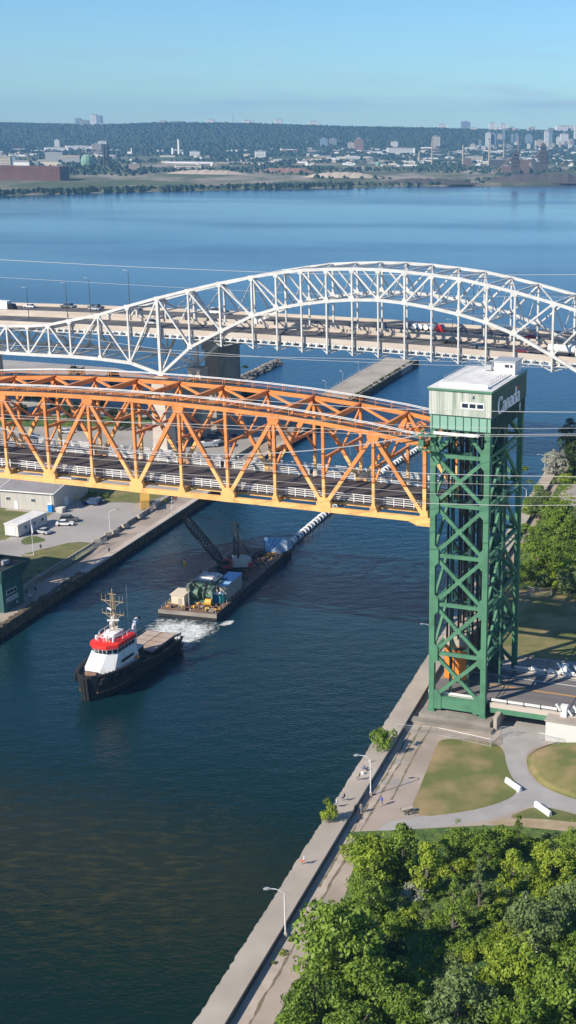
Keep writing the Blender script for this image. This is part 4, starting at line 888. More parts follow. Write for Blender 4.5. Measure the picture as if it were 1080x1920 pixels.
# ------------------------------------------------------------------ tug
def tug():
    r = empty('tugboat', (-62.1, 234.0, 0), math.atan2(-.956, -.300), 'black-hulled tugboat with white wheelhouse and red band, heading towards the viewer', 'tugboat')
    # local: +x bow, +y port
    def hs(x):                                     # half beam at deck
        t = max(0, (x-5)/9.8); return 4.5*math.sqrt(max(0, 1-t**2.3)) if x > 5 else 4.5-(.5 if x < -13 else 0)
    st = [-14.4, -13, -9, -4, 1, 5, 8, 10.5, 12.4, 13.6, 14.4, 14.75]
    def dk(x): return 1.5 if x < -1 else 1.5+2.1*min(1, (x+1)/5)+.5*max(0, (x-6)/9)
    rings = []
    for x in st:
        w = max(.12, hs(x)); z = dk(x)+1.0; wl = w*(.93 if x < 8 else .8); xx = x-(.0 if x < 9 else .5*(x-9)/6)
        rings.append([(xx-.3*(x > 13), -wl*.7, -.8), (xx, -wl, .2), (x, -w, z-.35), (x, -w+.02, z), (x, -max(.02, w-.25), z), (x, -max(.01, w-.3), z-1.0), (x, max(.01, w-.3), z-1.0), (x, max(.02, w-.25), z), (x, w-.02, z), (x, w, z-.35), (xx, wl, .2), (xx-.3*(x > 13), wl*.7, -.8)])
    MB().loft(rings).build('hull', M['black'], r)
    mb = MB()
    for s in (-1, 1):
        for z_ in (.0, -1.5): mb.tube([(x, s*(hs(x)+.1), max(.5, dk(x)+.75+z_)) for x in st if x < 14.2], .2, 6)
    mb.build('rubbing_strake', M['rubber'], r)
    mb = MB()
    for y in (-.55, 0, .55): mb.tube([(14.6-.25*abs(y), y, .1), (14.95-.25*abs(y), y, 4.6)], .34, 8)
    mb.build('bow_fender', M['rubber'], r)
    for s in (-1, 1):
        for x in (12.9, 10.6, 8.3, 6.2):
            mb = MB(); y = s*(hs(x)+.32); a = math.atan2(hs(x+.3)-hs(x-.3), .6)*s; c = Vector((x, y, dk(x)-.4)); pts = []
            for i in range(13): t = i*math.pi/6; pts.append(c+Vector((math.cos(t)*.72*math.cos(a), math.cos(t)*.72*math.sin(a), math.sin(t)*.72)))
            mb.tube(pts, .2, 6); mb.build('tyre_fender', M['rubber'], r)
    MB().prism([(x, hs(x)-.35) for x in st if x < 14.4]+[(x, -hs(x)+.35) for x in st[::-1] if x < 14.4], 1.35, 1.55).build('main_deck', M['rust'], r)
    MB().prism([(x, hs(x)-.4) for x in (1, 3, 5, 8, 10.5, 12.4, 13.6)]+[(x, -hs(x)+.4) for x in (13.6, 12.4, 10.5, 8, 5, 3, 1)], 1.6, 3.75).build('raised_foredeck', M['black'], r)
    # sloping white deckhouse
    def ring(x0, x1, w0, w1, z, c=.8): return [(x0, -w0, z), (x1-c, -w1, z), (x1, -w1+c, z), (x1, w1-c, z), (x1-c, w1, z), (x0, w0, z)]
    MB().loft([ring(1.4, 12.2, 3.5, 3.3, 3.7, 2.2), ring(1.4, 11.0, 3.4, 3.1, 4.9, 2.0), ring(1.4, 9.0, 3.1, 2.8, 6.9, 1.6)]).build('deckhouse', M['white'], r)
    wh = MB().loft([ring(1.6, 8.7, 2.9, 2.7, 6.9, 1.5), ring(1.6, 9.0, 3.0, 2.9, 8.1, 1.5)]).build('wheelhouse', M['white'], r)
    # windows round the front
    c = [(1.9, 3.02), (7.4, 2.82), (8.87, 1.3), (8.87, -1.3), (7.4, -2.82), (1.9, -3.02)]
    for i in range(5):
        a, b = Vector(c[i]), Vector(c[i+1]); n = 5 if i in (0, 4) else (2 if i in (1, 3) else 3)
        for j in range(n):
            p, q = a.lerp(b, (j+.13)/n), a.lerp(b, (j+.87)/n); d = (q-p).normalized(); o = Vector((-d.y, d.x)) * (.06 if True else 0)
            if o.dot(p-Vector((4, 0))) < 0: o = -o
            mb = MB(); vs = [(p.x+o.x*.7, p.y+o.y*.7, 7.15), (q.x+o.x*.7, q.y+o.y*.7, 7.15), (q.x+o.x*1.9, q.y+o.y*1.9, 7.9), (p.x+o.x*1.9, p.y+o.y*1.9, 7.9)]
            mb.add(vs, [(0, 1, 2, 3)]); mb.build('window', M['glass'], wh)
    MB().loft([ring(1.3, 9.2, 3.15, 3.05, 8.1, 1.6), ring(1.3, 9.1, 3.1, 2.95, 8.75, 1.6), ring(1.5, 8.0, 2.6, 2.4, 9.05, 1.4)]).build('roof_band', M['red'], r)
    for s in (-1, 1): MB().b2(3.0, 7.2, s*3.40-.02, s*3.40+.02, 5.1, 5.6).build('name_board', M['black'], r)
    mb = MB()
    for s in (-1, 1): mb.tube([(1.6, s*2.3, 9.05), (1.6, s*2.3, 10.0)], .05); mb.tube([(1.6, s*2.4, 9.9), (5, s*2.5, 9.9), (7.6, s*1.2, 9.9), (7.6, 0, 9.9)], .05)
    for x, y in ((7.6, 0), (7.6, 1.2), (7.6, -1.2), (5, 2.5), (5, -2.5), (3.3, 2.4), (3.3, -2.4)): mb.tube([(x, y, 9.0), (x, y, 9.9)], .05)
    mb.build('roof_rail', M['white'], r)
    mb = MB(); rnd = random.Random(4)
    for i in range(18):
        x, y = rnd.uniform(1.8, 7.5), rnd.uniform(-2.4, 2.4); h = rnd.uniform(.3, 1.1); mb.tube([(x, y, 9.0), (x, y, 9.0+h)], rnd.uniform(.15, .35), 7)
    mb.b2(2.5, 6.0, -1.2, 1.2, 9.0, 9.9); mb.build('roof_equipment', M['white'], r)
    # lattice mast
    mb = MB()
    for sx in (-.5, .5):
        for sy in (-.5, .5): mb.bar((3.8+sx, sy, 9.5), (3.8+sx*.45, sy*.45, 17.2), .09, .09)
    for i in range(8):
        z = 9.8+i*.95; t = 1-.55*i/8; mb.bar((3.8-.5*t, -.5*t, z), (3.8+.5*t, .5*t, z+.9), .08, .08); mb.bar((3.8+.5*t, -.5*t, z), (3.8-.5*t, .5*t, z+.9), .08, .08)
    for z, w in ((15.8, 2.4), (13.2, 2.3)): mb.bar((3.8, -w, z), (3.8, w, z), .10, .10); mb.bar((3.8, -w*.8, z), (3.8, -.4, z-1), .08, .08); mb.bar((3.8, w*.8, z), (3.8, .4, z-1), .08, .08)
    for y in (-2.3, -1.4, 1.5, 2.2): mb.tube([(3.8, y, 15.8), (3.8, y, 17.0)], .04); mb.tube([(3.8, y, 13.2), (3.8, y, 14.0)], .04)
    mb.bar((3.8, -.9, 17.2), (3.8, .9, 17.2), .1, .1); mb.tube([(3.8, 0, 17.2), (3.8, 0, 18.3)], .08)
    mb.build('mast', M['mast'], r)
    mb = MB(); mb.box((4.6, .4, 12.3), (.3, 2.2, .28), .4); mb.box((4.6, -.2, 14.5), (.25, 1.5, .22), -.5); mb.build('radar_scanner', M['white'], r)
    MB().tube([(2.0, 2.0, 9.0), (2.0, 2.0, 18.6)], .035, 4).build('whip_aerial', M['steel'], r)
    for s in (-1, 1):
        MB().tube([(.8, s*2.4, 3), (.8, s*2.4, 10.0), (.4, s*2.4, 10.8), (-.4, s*2.5, 11.1)], .42, 8).build('exhaust_stack', M['white'], r); MB().tube([(-.3, s*2.5, 11.07), (-.8, s*2.5, 11.2)], .46, 8).build('stack_tip', M['dark'], r)
    mb = MB(); mb.b2(-1.4, 1.3, -2.9, 2.9, 1.55, 5.2); mb.build('aft_deckhouse', M['black'], r)
    MB().b2(-1.6, 1.4, -3.0, 3.0, 5.2, 5.35).build('aft_deckhouse_roof', M['steel'], r)
    # long flat hatch over the after deck
    MB().b2(-13.2, -3.6, -3.2, 3.2, 2.9, 3.15).build('hatch_cover', M['hatch'], r)
    mb = MB()
    for i in range(5): mb.b2(-13.2+i*2.4-.05, -13.2+i*2.4+.05, -3.22, 3.22, 2.9, 3.2)
    mb.b2(-13.2, -3.6, -.06, .06, 3.1, 3.2); mb.build('hatch_seams', M['rust'], r)
    MB().b2(-13, -3.8, -3.0, 3.0, 1.5, 2.9).build('hatch_coaming', M['black'], r)
    mb = MB()
    for s in (-1, 1):
        for i in range(9): x = -13.5+i*1.25; mb.tube([(x, s*4.1, 1.5), (x, s*4.1, 3.3), (x+.8, s*4.1, 3.5)], .09, 5)
        mb.tube([(-13.8, s*4.1, 3.4), (-3, s*4.1, 3.5)], .12, 6)
    mb.build('deck_rail', M['black'], r)
    MB().b2(-3.4, -1.6, -1.6, 3.7, 1.55, 2.6).build('winch_housing', M['dark'], r); MB().b2(-7.0, -2.2, 4.15, 4.28, 1.2, 2.4).build('yellow_bulwark_panel', M['yellow'], r)
    MB().tube([(-2.6, -1.4, 3.1), (-2.6, 1.4, 3.1)], .9, 12).build('towing_winch', M['rust'], r)
    for s in (-1, 1): MB().tube([(2.0, s*3.75, 4.5), (2.9, s*3.75, 4.5)], .3, 8).build('life_ring', M['cworange'], r)
    mb = MB()
    for i in range(14): x = 2+i*.8; mb.tube([(x, hs(x)-.1, dk(x)+.9), (x, hs(x)-.1, dk(x)+1.25)], .09, 5); mb.tube([(x, -hs(x)+.1, dk(x)+.9), (x, -hs(x)+.1, dk(x)+1.25)], .09, 5)
    mb.build('bulwark_cleats', M['dark'], r)
    mb = MB(); mb.tube([(12.2, -1.2, 4.4), (12.2, 1.2, 4.4)], .5, 10); mb.b2(11.5, 12.9, -.9, .9, 3.9, 4.3); mb.build('anchor_winch', M['rust'], r)
tug()

# ------------------------------------------------------------------ barge and its load
BH = math.atan2(.976, .217)     # local +x runs away from the camera along the barge
BO = (-56.0, 262.1)
def bw(x, y, z=1.6): return (BO[0]+x*math.cos(BH)-y*math.sin(BH), BO[1]+x*math.sin(BH)+y*math.cos(BH), z)
def barge():
    r = empty('barge', (*BO, 0), BH, 'long dark flat deck barge carrying a crane and winch behind the tug', 'barge')
    MB().loft([[(x, -y, z0), (x, y, z0), (x, y*1.01, 1.6), (x, -y*1.01, 1.6)] for x, y, z0 in ((0, 6.6, .15), (.4, 6.6, -.5), (44, 6.6, -.5), (46, 6.2, .3))]).build('hull', M['black'], r)
    MB().b2(.2, 45.8, -6.5, 6.5, 1.6, 1.66).build('deck_plating', M['rust'], r)
    mb = MB(); mb.b2(-.15, .1, -6.7, 6.7, .9, 1.75); mb.build('end_fender', M['concrete_d'], r)
    mb = MB()
    for i in range(22):
        for s in (-1, 1): mb.tube([(.6+i*2.1, s*6.2, 1.66), (.6+i*2.1, s*6.2, 2.5)], .07, 5)
    mb.tube([(.6, 6.2, 2.45), (44, 6.2, 2.45)], .03); mb.build('bollards', M['steel'], r)
barge()
def debris(nm, label, cat, x0, x1, y0, y1, n, ms, h, seed):
    r = empty(nm, bw((x0+x1)/2, (y0+y1)/2), BH, label, cat); rnd = random.Random(seed); ws = [MB() for _ in ms]
    for i in range(n):
        p = Vector((rnd.uniform(-(x1-x0)/2, (x1-x0)/2), rnd.uniform(-(y1-y0)/2, (y1-y0)/2), rnd.uniform(.1, h))); w = ws[rnd.randrange(len(ms))]
        if rnd.random() < .5: w.tube([p, p+Vector((rnd.uniform(-1.2, 1.2), rnd.uniform(-1.2, 1.2), rnd.uniform(-.2, .5)))], rnd.uniform(.08, .25), 6)
        else: w.box((p.x, p.y, p.z), (rnd.uniform(.3, 1.1), rnd.uniform(.3, .9), rnd.uniform(.2, .8)), rnd.uniform(0, 3))
    for w, m, nn in zip(ws, ms, ('scrap_pieces', 'pipes', 'boxes')): w.build(nn, m, r)
debris('deck_gear', 'rusty scattered gear heaped along the middle of the barge deck', 'deck gear', 14, 24, -5, 5, 90, [M['rust'], M['dark'], M['wood']], 1.2, 1)
debris('mooring_gear', 'buff coloured mooring gear at the near edge of the barge', 'deck gear', 1, 5, -6, 6, 60, [M['concrete_d'], M['yellow'], M['rust']], .5, 2)
debris('coiled_hoses', 'yellowish hoses and drums near the far end of the barge', 'deck gear', 31, 42, -5.5, 5.5, 80, [M['yellow'], M['dark'], M['rust']], .9, 3)
cb = empty('deck_cabin', bw(4.8, 3.4), BH, 'small cream cabin at the near left corner of the barge', 'cabin')
MB().b2(-2, 2, -1.5, 1.5, 0, 2.6).build('cabin_wall', mat_once('cream_paint', (.68, .58, .44), .6), cb); MB().b2(-2.2, 2.2, -1.7, 1.7, 2.6, 2.8).build('roof', mat_once('cream_paint', (.68, .58, .44), .6), cb)
MB().b2(-2.05, -2, -.9, -.1, .1, 2.0).build('door', M['concrete'], cb)
def winch():
    r = empty('dredge_winch', bw(7.5, -.6), BH, 'big pale green winch machine with drums on the barge', 'winch'); g = mat_once('machine_green', (.12, .20, .155), .6)
    mb = MB()
    for y in (-1.6, 1.6): mb.tube([(-.6, y-.9, 2.0), (-.6, y+.9, 2.0)], .95, 16); mb.tube([(-.6, y-1.0, 2.0), (-.6, y-.85, 2.0)], 1.5, 16); mb.tube([(-.6, y+.85, 2.0), (-.6, y+1.0, 2.0)], 1.5, 16)
    mb.build('drum', g, r)
    mb = MB(); mb.b2(-2.6, 3.4, -3, 3, 0, .6)
    for x in (-2.2, 1.5, 3.2):
        for y in (-2.9, 2.9): mb.b2(x-.15, x+.15, y-.15, y+.15, .6, 3.8)
    mb.bar((-2.2, -2.9, 3.8), (3.2, -2.9, 3.8), .3, .3); mb.bar((-2.2, 2.9, 3.8), (3.2, 2.9, 3.8), .3, .3); mb.build('winch_frame', g, r)
    MB().b2(1.2, 5.5, -2.2, 2.4, .6, 4.3).build('engine_house', g, r); MB().loft([[(1.0, -2.4, 4.3), (5.7, -2.4, 4.3), (5.7, 2.6, 4.3), (1.0, 2.6, 4.3)], [(1.6, -1.6, 5.0), (5.1, -1.6, 5.0), (5.1, 1.8, 5.0), (1.6, 1.8, 5.0)]]).build('hood', M['steel'], r)
    mb = MB(); rnd = random.Random(9)
    for i in range(60): p = Vector((rnd.uniform(-2.5, 6), rnd.uniform(-3, 3), rnd.uniform(1.5, 5.0))); mb.tube([p, p+Vector((rnd.uniform(-1.5, 1.5), rnd.uniform(-1, 1), rnd.uniform(0, .9)))], .14, 5)
    mb.build('pipework', M['dark'], r)
winch()
ct = empty('machinery_container', bw(13.5, -3.9), BH, 'grey machinery container with pale blue-white roof on the right side of the barge', 'container')
mb = MB(); mb.b2(-4.5, 4.5, -1.5, 1.5, 0, 3.3)
for i in range(30): mb.b2(-4.4+i*.3, -4.28+i*.3, -1.56, 1.56, .1, 3.2)
mb.build('container_wall', M['beige'], ct); MB().b2(-4.6, 4.6, -1.6, 1.6, 3.3, 3.45).build('roof', M['tarp'], ct); MB().b2(-4.56, -4.5, -1.3, 1.3, .1, 3.1).build('door', M['concrete'], ct)
def toilet(loc, rz, m, label):
    r = empty('portable_toilet', loc, rz, label, 'portable toilet'); MB().b2(-.6, .6, -.6, .6, 0, 2.1).build('cabin_wall', m, r); MB().loft([[(-.65, -.65, 2.1), (.65, -.65, 2.1), (.65, .65, 2.1), (-.65, .65, 2.1)], [(-.4, -.4, 2.35), (.4, -.4, 2.35), (.4, .4, 2.35), (-.4, .4, 2.35)]]).build('roof', M['white'], r)
    MB().b2(-.62, -.6, -.45, .45, .1, 1.95).build('door', m, r)
toilet(bw(7.3, -3.4), BH, M['blue'], 'blue portable toilet on the barge beside the winch'); toilet(bw(7.6, -4.7), BH, M['teal'], 'green portable toilet on the barge right of the blue one')
ds = empty('diesel_drum', bw(4.8, -2.9), BH, 'yellow drum tank on the barge in front of the toilets', 'drum'); MB().tube([(0, -.7, .9), (0, .7, .9)], .75, 14).build('tank', M['yellow'], ds); MB().b2(-.5, .5, -.6, .6, 0, .3).build('cradle', M['dark'], ds)
pole = empty('spud_pole', bw(3.2, 1.0), BH, 'slim pale pole standing on the near end of the barge', 'pole'); MB().tube([(0, 0, 0), (0, 0, 5.5)], .09, 6).build('pole', M['steel'], pole); MB().box((0, 0, .15), (.5, .5, .3)).build('foot', M['dark'], pole)
def crane():
    x, y = 27.5, 1.2; B = Vector(bw(x, y)); r = empty('crawler_crane', tuple(B), 0, 'dark lattice boom crawler crane with red and white house on the barge', 'crane')
    tip = atY(344, 968, B.y-1.5)-B; hd = math.atan2(tip.y, tip.x); r.rotation_euler = (0, 0, hd); L = math.hypot(tip.x, tip.y); tz_ = tip.z
    for s in (-1, 1): MB().prof([(-3, .2), (3, .2), (3.4, .6), (3, 1.1), (-3, 1.1), (-3.4, .6)], s*1.9-.45, s*1.9+.45).build('track', M['dark'], r)
    MB().b2(-4.8, -.5, -1.5, 1.5, 1.5, 3.5).build('engine_house', M['beige'], r); MB().b2(-5.3, -4.2, -1.7, 1.7, 1.4, 2.6).build('counterweight', mat_once('faded_red', (.32, .05, .05), .7), r); MB().b2(-2.5, 2.0, -1.3, 1.3, 1.1, 1.5).build('turntable', M['dark'], r)
    MB().b2(-.4, 1.8, 1.0, 2.1, 1.5, 3.6).build('cab', mat_once('faded_red', (.32, .05, .05), .7), r); MB().b2(.2, 1.84, 1.1, 2.14, 2.4, 3.4).build('cab_window', M['glass'], r)
    mb = MB(); p, q = Vector((1.5, 0, 1.8)), Vector((L, 0, tz_)); d = (q-p).normalized(); up = Vector((-d.z, 0, d.x)); n = 16; hw = .85
    cs_ = [(p if k == 0 else p) for k in range(0)]
    def cp_(t, i, j): w = hw*min(1, .3+t*4, .25+(1-t)*5); return p.lerp(q, t)+Vector((0, i*w, 0))+up*(j*w)
    for i in (-1, 1):
        for j in (-1, 1):
            for k in range(n): mb.bar(cp_(k/n, i, j), cp_((k+1)/n, i, j), .26, .26)
    for k in range(n):
        a, b = k/n, (k+1)/n
        for i in (-1, 1): mb.bar(cp_(a, i, -1), cp_(b, i, 1), .15, .15); mb.bar(cp_(a, i, 1), cp_(b, i, -1), .15, .15)
        for j in (-1, 1): mb.bar(cp_(a, -1, j), cp_(b, 1, j), .15, .15)
    mb.build('boom', M['dark'], r)
    mb = MB()
    for y in (-.8, .8): mb.bar((-1.0-.9*(y > 0), y, 3.6), (-1.2-.9*(y > 0), y, 11.9), .5, .5); mb.bar((-4.8, y, 3.6), (-2.0, y, 8.5), .2, .2)
    for z in (5, 7, 9, 11.4): mb.bar((-1.2, -.8, z), (-2.0, .8, z), .2, .2)
    mb.build('gantry', M['dark'], r)
    mb = MB()
    for y in (-.5, .5): mb.tube([(-1.6, y, 11.7), (L-1, y*.6, tz_+.3)], .045, 4)
    mb.build('pendant_rope', M['dark'], r)
    hx = L+.3; MB().tube([(hx, 0, tz_), (hx, 0, 3.2)], .035, 4).build('hoist_rope', M['dark'], r)
    MB().loft([[(hx-.3, -.25, 3.2), (hx+.3, -.25, 3.2), (hx+.3, .25, 3.2), (hx-.3, .25, 3.2)], [(hx-.4, -.3, 2.4), (hx+.4, -.3, 2.4), (hx+.4, .3, 2.4), (hx-.4, .3, 2.4)], [(hx-.15, -.1, 1.5), (hx+.15, -.1, 1.5), (hx+.15, .1, 1.5), (hx-.15, .1, 1.5)]]).build('hook_block', M['yellow'], r)
crane()
def tarpboat():
    P = at(522, 1045, 0); r = empty('tender_boat', (P.x, P.y, 0), BH, 'small dark tender boat moored at the far end of the barge', 'boat')
    MB().loft([[(-2.8, -2.2, -.3), (-2.8, 2.2, -.3), (-2.8, 2.6, 1.1), (-2.8, -2.6, 1.1)], [(3, -2.2, -.3), (3, 2.2, -.3), (3, 2.6, 1.1), (3, -2.6, 1.1)], [(5.6, -.2, -.1), (5.6, .2, -.1), (6, .3, 1.5), (6, -.3, 1.5)]]).build('hull', M['black'], r)
    MB().b2(-2.4, 2.8, -2.2, 2.2, 1.1, 1.2).build('deck', M['rust'], r)
    t = empty('tarpaulin_shelter', (P.x, P.y, 1.2), BH, 'light blue tarpaulin shelter propped up over the small boat', 'shelter')
    a, b, ml, mm = (-2.2, 2.7, 4.4), (-1.2, -2.7, 4.3), (-3.1, 2.1, 1.2), (-3.4, .7, 1.1); br, bb = (-2.0, -3.1, 1.4), (-3.0, -.2, .1); e, f = (2.6, 2.5, 2.4), (2.8, -2.6, 2.2)
    m1 = MB(); th = Vector((.12, 0, 0))
    def slab(q, m, nm): q = [Vector(v) for v in q]; nn = (q[1]-q[0]).cross(q[2]-q[0]).normalized()*.06; w = MB(); n = len(q); w.add([v+nn for v in q]+[v-nn for v in q], [tuple(range(n)), tuple(range(n, 2*n))[::-1]]+[(i, n+i, n+(i+1) % n, (i+1) % n) for i in range(n)]); return w.build(nm, m, t)
    slab([a, b, mm, ml], M['tarp'], 'front_sheet'); slab([a, b, f, e], M['tarp'], 'roof_sheet'); slab([b, f, (2.8, -2.7, .6), br], mat_once('pale_blue_sheet', (.36, .44, .54), .6), 'right_sheet'); slab([b, br, bb, mm], mat_once('pale_blue_sheet', (.36, .44, .54), .6), 'side_sheet')
    mb = MB()
    for i in range(1, 4): p, q = Vector(a).lerp(Vector(b), i/4), Vector(ml).lerp(Vector(mm), i/4); mb.bar(p-Vector((.12, 0, 0)), q-Vector((.12, 0, 0)), .07, .07)
    for p in (a, e): mb.tube([(p[0], p[1], 0), p], .07, 5)
    mb.tube([(f[0], f[1], 0), f], .07, 5); mb.build('shelter_frame', M['dark'], t)
tarpboat()
def hose():
    a, b = Vector(at(543, 1024, 0)), Vector(at(795, 838, 0)); d = (b-a); L = d.length; r = empty('floating_pipeline', (a.x, a.y, 0), math.atan2(d.y, d.x), 'floating dredge pipeline with white float collars running from the barge under the span', 'pipeline')
    bend = lambda x: 2.0*math.sin(x/L*math.pi)
    MB().tube([(x, bend(x), .55) for x in [i*L/40 for i in range(41)]], .62, 8).build('pipe', M['dark'], r)
    n = int(L/2.3)
    for i in range(n):
        x = 1.5+(i//2)*4.6+(i % 2)*1.9; y = bend(x); w = .45 if i % 2 else 1.15; MB().tube([(x-w/2, y, .6), (x+w/2, y+bend(x+w)-bend(x), .6)], .98, 10).build('float_collar', M['white'], r)
hose()
# wake foam behind the tug, ripples of foam by the barge
def foam_mat():
    m = bpy.data.materials.new('foam'); m.use_nodes = True; n = m.node_tree; l = n.links.new; b = n.nodes['Principled BSDF']; b.inputs['Base Color'].default_value = (.72, .75, .74, 1); b.inputs['Roughness'].default_value = .8
    t = n.nodes.new('ShaderNodeTexCoord'); x = n.nodes.new('ShaderNodeTexNoise'); x.inputs['Scale'].default_value = .75; x.inputs['Detail'].default_value = 9; x.inputs['Distortion'].default_value = 1.1; x.inputs['Roughness'].default_value = .68; l(t.outputs['Object'], x.inputs[0])
    g = n.nodes.new('ShaderNodeAttribute'); g.attribute_name = 'edge'; ad = n.nodes.new('ShaderNodeMath'); ad.operation = 'MULTIPLY_ADD'; ad.inputs[1].default_value = .30; l(g.outputs['Fac'], ad.inputs[0]); l(x.outputs[0], ad.inputs[2])
    r = n.nodes.new('ShaderNodeValToRGB'); r.color_ramp.elements[0].position = .55; r.color_ramp.elements[1].position = .84; l(ad.outputs[0], r.inputs[0])
    l(r.outputs[0], b.inputs['Alpha']); bm = n.nodes.new('ShaderNodeBump'); bm.inputs['Distance'].default_value = .4; l(x.outputs[0], bm.inputs['Height']); l(bm.outputs[0], b.inputs['Normal']); return m
M['foam'] = foam_mat()
def foam(pts, label, z=.03):
    P = [at(x, y, 0) for x, y in pts]; P = smooth_poly([(p.x, p.y) for p in P], 3); cx = sum(p[0] for p in P)/len(P); cy = sum(p[1] for p in P)/len(P); n = len(P); rings = []; ed = []
    for k in range(9): t = 1-k/8.5; rings.append([(cx+(x-cx)*t, cy+(y-cy)*t, z+.05*(1-t)) for x, y in P]); ed += [min(1, (1-t)*2.2)]*n
    mb = MB().loft(rings, cap=False); mb.f = [tuple(f) for f in mb.f]; o = mb.build('foam', M['foam']); at_ = o.data.attributes.new('edge', 'FLOAT', 'POINT'); at_.data.foreach_set('value', ed); tag(o, label, 'foam', kind='stuff')
foam([(262, 1195), (270, 1172), (300, 1154), (400, 1163), (420, 1172), (405, 1188), (372, 1204), (356, 1226), (330, 1222), (290, 1212), (262, 1208)], 'churned white propeller wash between tug and barge')
foam([(405, 1172), (428, 1162), (444, 1162), (438, 1170), (420, 1176)], 'small patch of foam at the barge corner')

# ------------------------------------------------------------------ left bank
def shed():
    a = at(3, 952, ZL); b = at(102, 960, ZL); c = at(138, 934, ZL); u = (b-a); L = u.length; rz = math.atan2(u.y, u.x); D = 18.5
    r = empty('workshop_building', (a.x, a.y, ZL), rz, 'beige metal workshop with low grey gable roof at the left edge', 'building')
    h, hr = 5.0, 6.6
    MB().add([(0, 0, 0), (L, 0, 0), (L, D, 0), (0, D, 0), (0, 0, h), (L, 0, h), (L, D, h), (0, D, h), (L, D/2, hr), (0, D/2, hr)], [(0, 1, 5, 4), (1, 2, 6, 8, 5), (2, 3, 7, 6), (3, 0, 4, 9, 7)]).build('wall', M['beige'], r)
    rf = MB().add([(-.4, -.5, h-.05), (L+.4, -.5, h-.05), (L+.4, D/2, hr+.1), (-.4, D/2, hr+.1), (L+.4, D+.5, h-.05), (-.4, D+.5, h-.05), (-.4, -.5, h+.1), (L+.4, -.5, h+.1), (L+.4, D/2, hr+.25), (-.4, D/2, hr+.25), (L+.4, D+.5, h+.1), (-.4, D+.5, h+.1)], [(6, 7, 8, 9), (9, 8, 10, 11), (0, 3, 2, 1), (3, 5, 4, 2)]).build('roof', M['roofgrey'], r)
    mb = MB()
    for p, q in (((-.4, -.5, h+.05), (L+.4, -.5, h+.05)), ((L+.42, -.5, h+.03), (L+.42, D/2, hr+.18)), ((L+.42, D/2, hr+.18), (L+.42, D+.5, h+.03)), ((-.42, -.5, h+.03), (-.42, D/2, hr+.18)), ((-.4, D/2, hr+.27), (L+.4, D/2, hr+.27))): mb.bar(p, q, .2, .28)
    mb.build('white_trim', M['white'], rf)
    for x in (2.0, 7.8): MB().tube([(x, D/2-1, hr-.3), (x, D/2-1, hr+.9)], .2, 8).build('chimney', M['steel'], rf)
    for x in (1.6, 9.0): 
        f = MB().b2(x, x+1.3, -.08, -.02, 2.3, 3.3).build('window', M['white'], r); MB().b2(x+.1, x+.58, -.12, -.08, 2.4, 3.2).b2(x+.7, x+1.2, -.12, -.08, 2.4, 3.2).build('pane', M['glass'], f)
    MB().b2(4.0, 5.0, -.08, -.02, 0, 2.2).build('door', M['white'], r); MB().b2(L+.02, L+.08, 5.5, 7.4, 0, 2.6).build('door', M['white'], r); MB().b2(L+.02, L+.08, 11.2, 12.0, .2, 2.0).build('yellow_box', M['yellow'], r)
    MB().b2(L-.8, L-.5, -.15, -.02, 0, h).build('downpipe', M['white'], r)
    MB().b2(2, L-1, -1.8, -.1, 0, .08).build('apron', M['concrete'], r)
shed()
def trailer():
    a = at(10, 1005, ZL); b = at(35, 1008, ZL); u = b-a; rz = math.atan2(u.y, u.x); L = u.length; D = 12.2
    r = empty('site_trailer', (a.x, a.y, ZL), rz, 'long white site office trailer near the flagpole', 'trailer')
    MB().b2(0, L, 0, D, .25, 3.1).build('wall', mat_once('pale_grey_siding', (.58, .58, .56), .6), r); MB().b2(-.15, L+.15, -.15, D+.15, 3.1, 3.3).build('roof', M['roofwhite'], r)
    MB().b2(1.0, L-.8, -.06, -.02, .5, 2.6).build('end_panel', M['white'], r); MB().b2(.1, L-.1, .1, D-.1, 0, .25).build('skirt', M['dark'], r)
    for y in (2.5, 6.2, 9.6): f = MB().b2(L+.01, L+.06, y, y+1.1, 1.4, 2.4).build('window', M['white'], r); MB().b2(L+.06, L+.09, y+.1, y+1.0, 1.5, 2.3).build('pane', M['glass'], f)
    MB().b2(L+.01, L+.07, 4.4, 5.3, .3, 2.4).build('door', M['steel'], r); MB().b2(L+.1, L+1.3, 4.1, 5.6, 0, .3).build('step', M['wood'], r)
trailer()
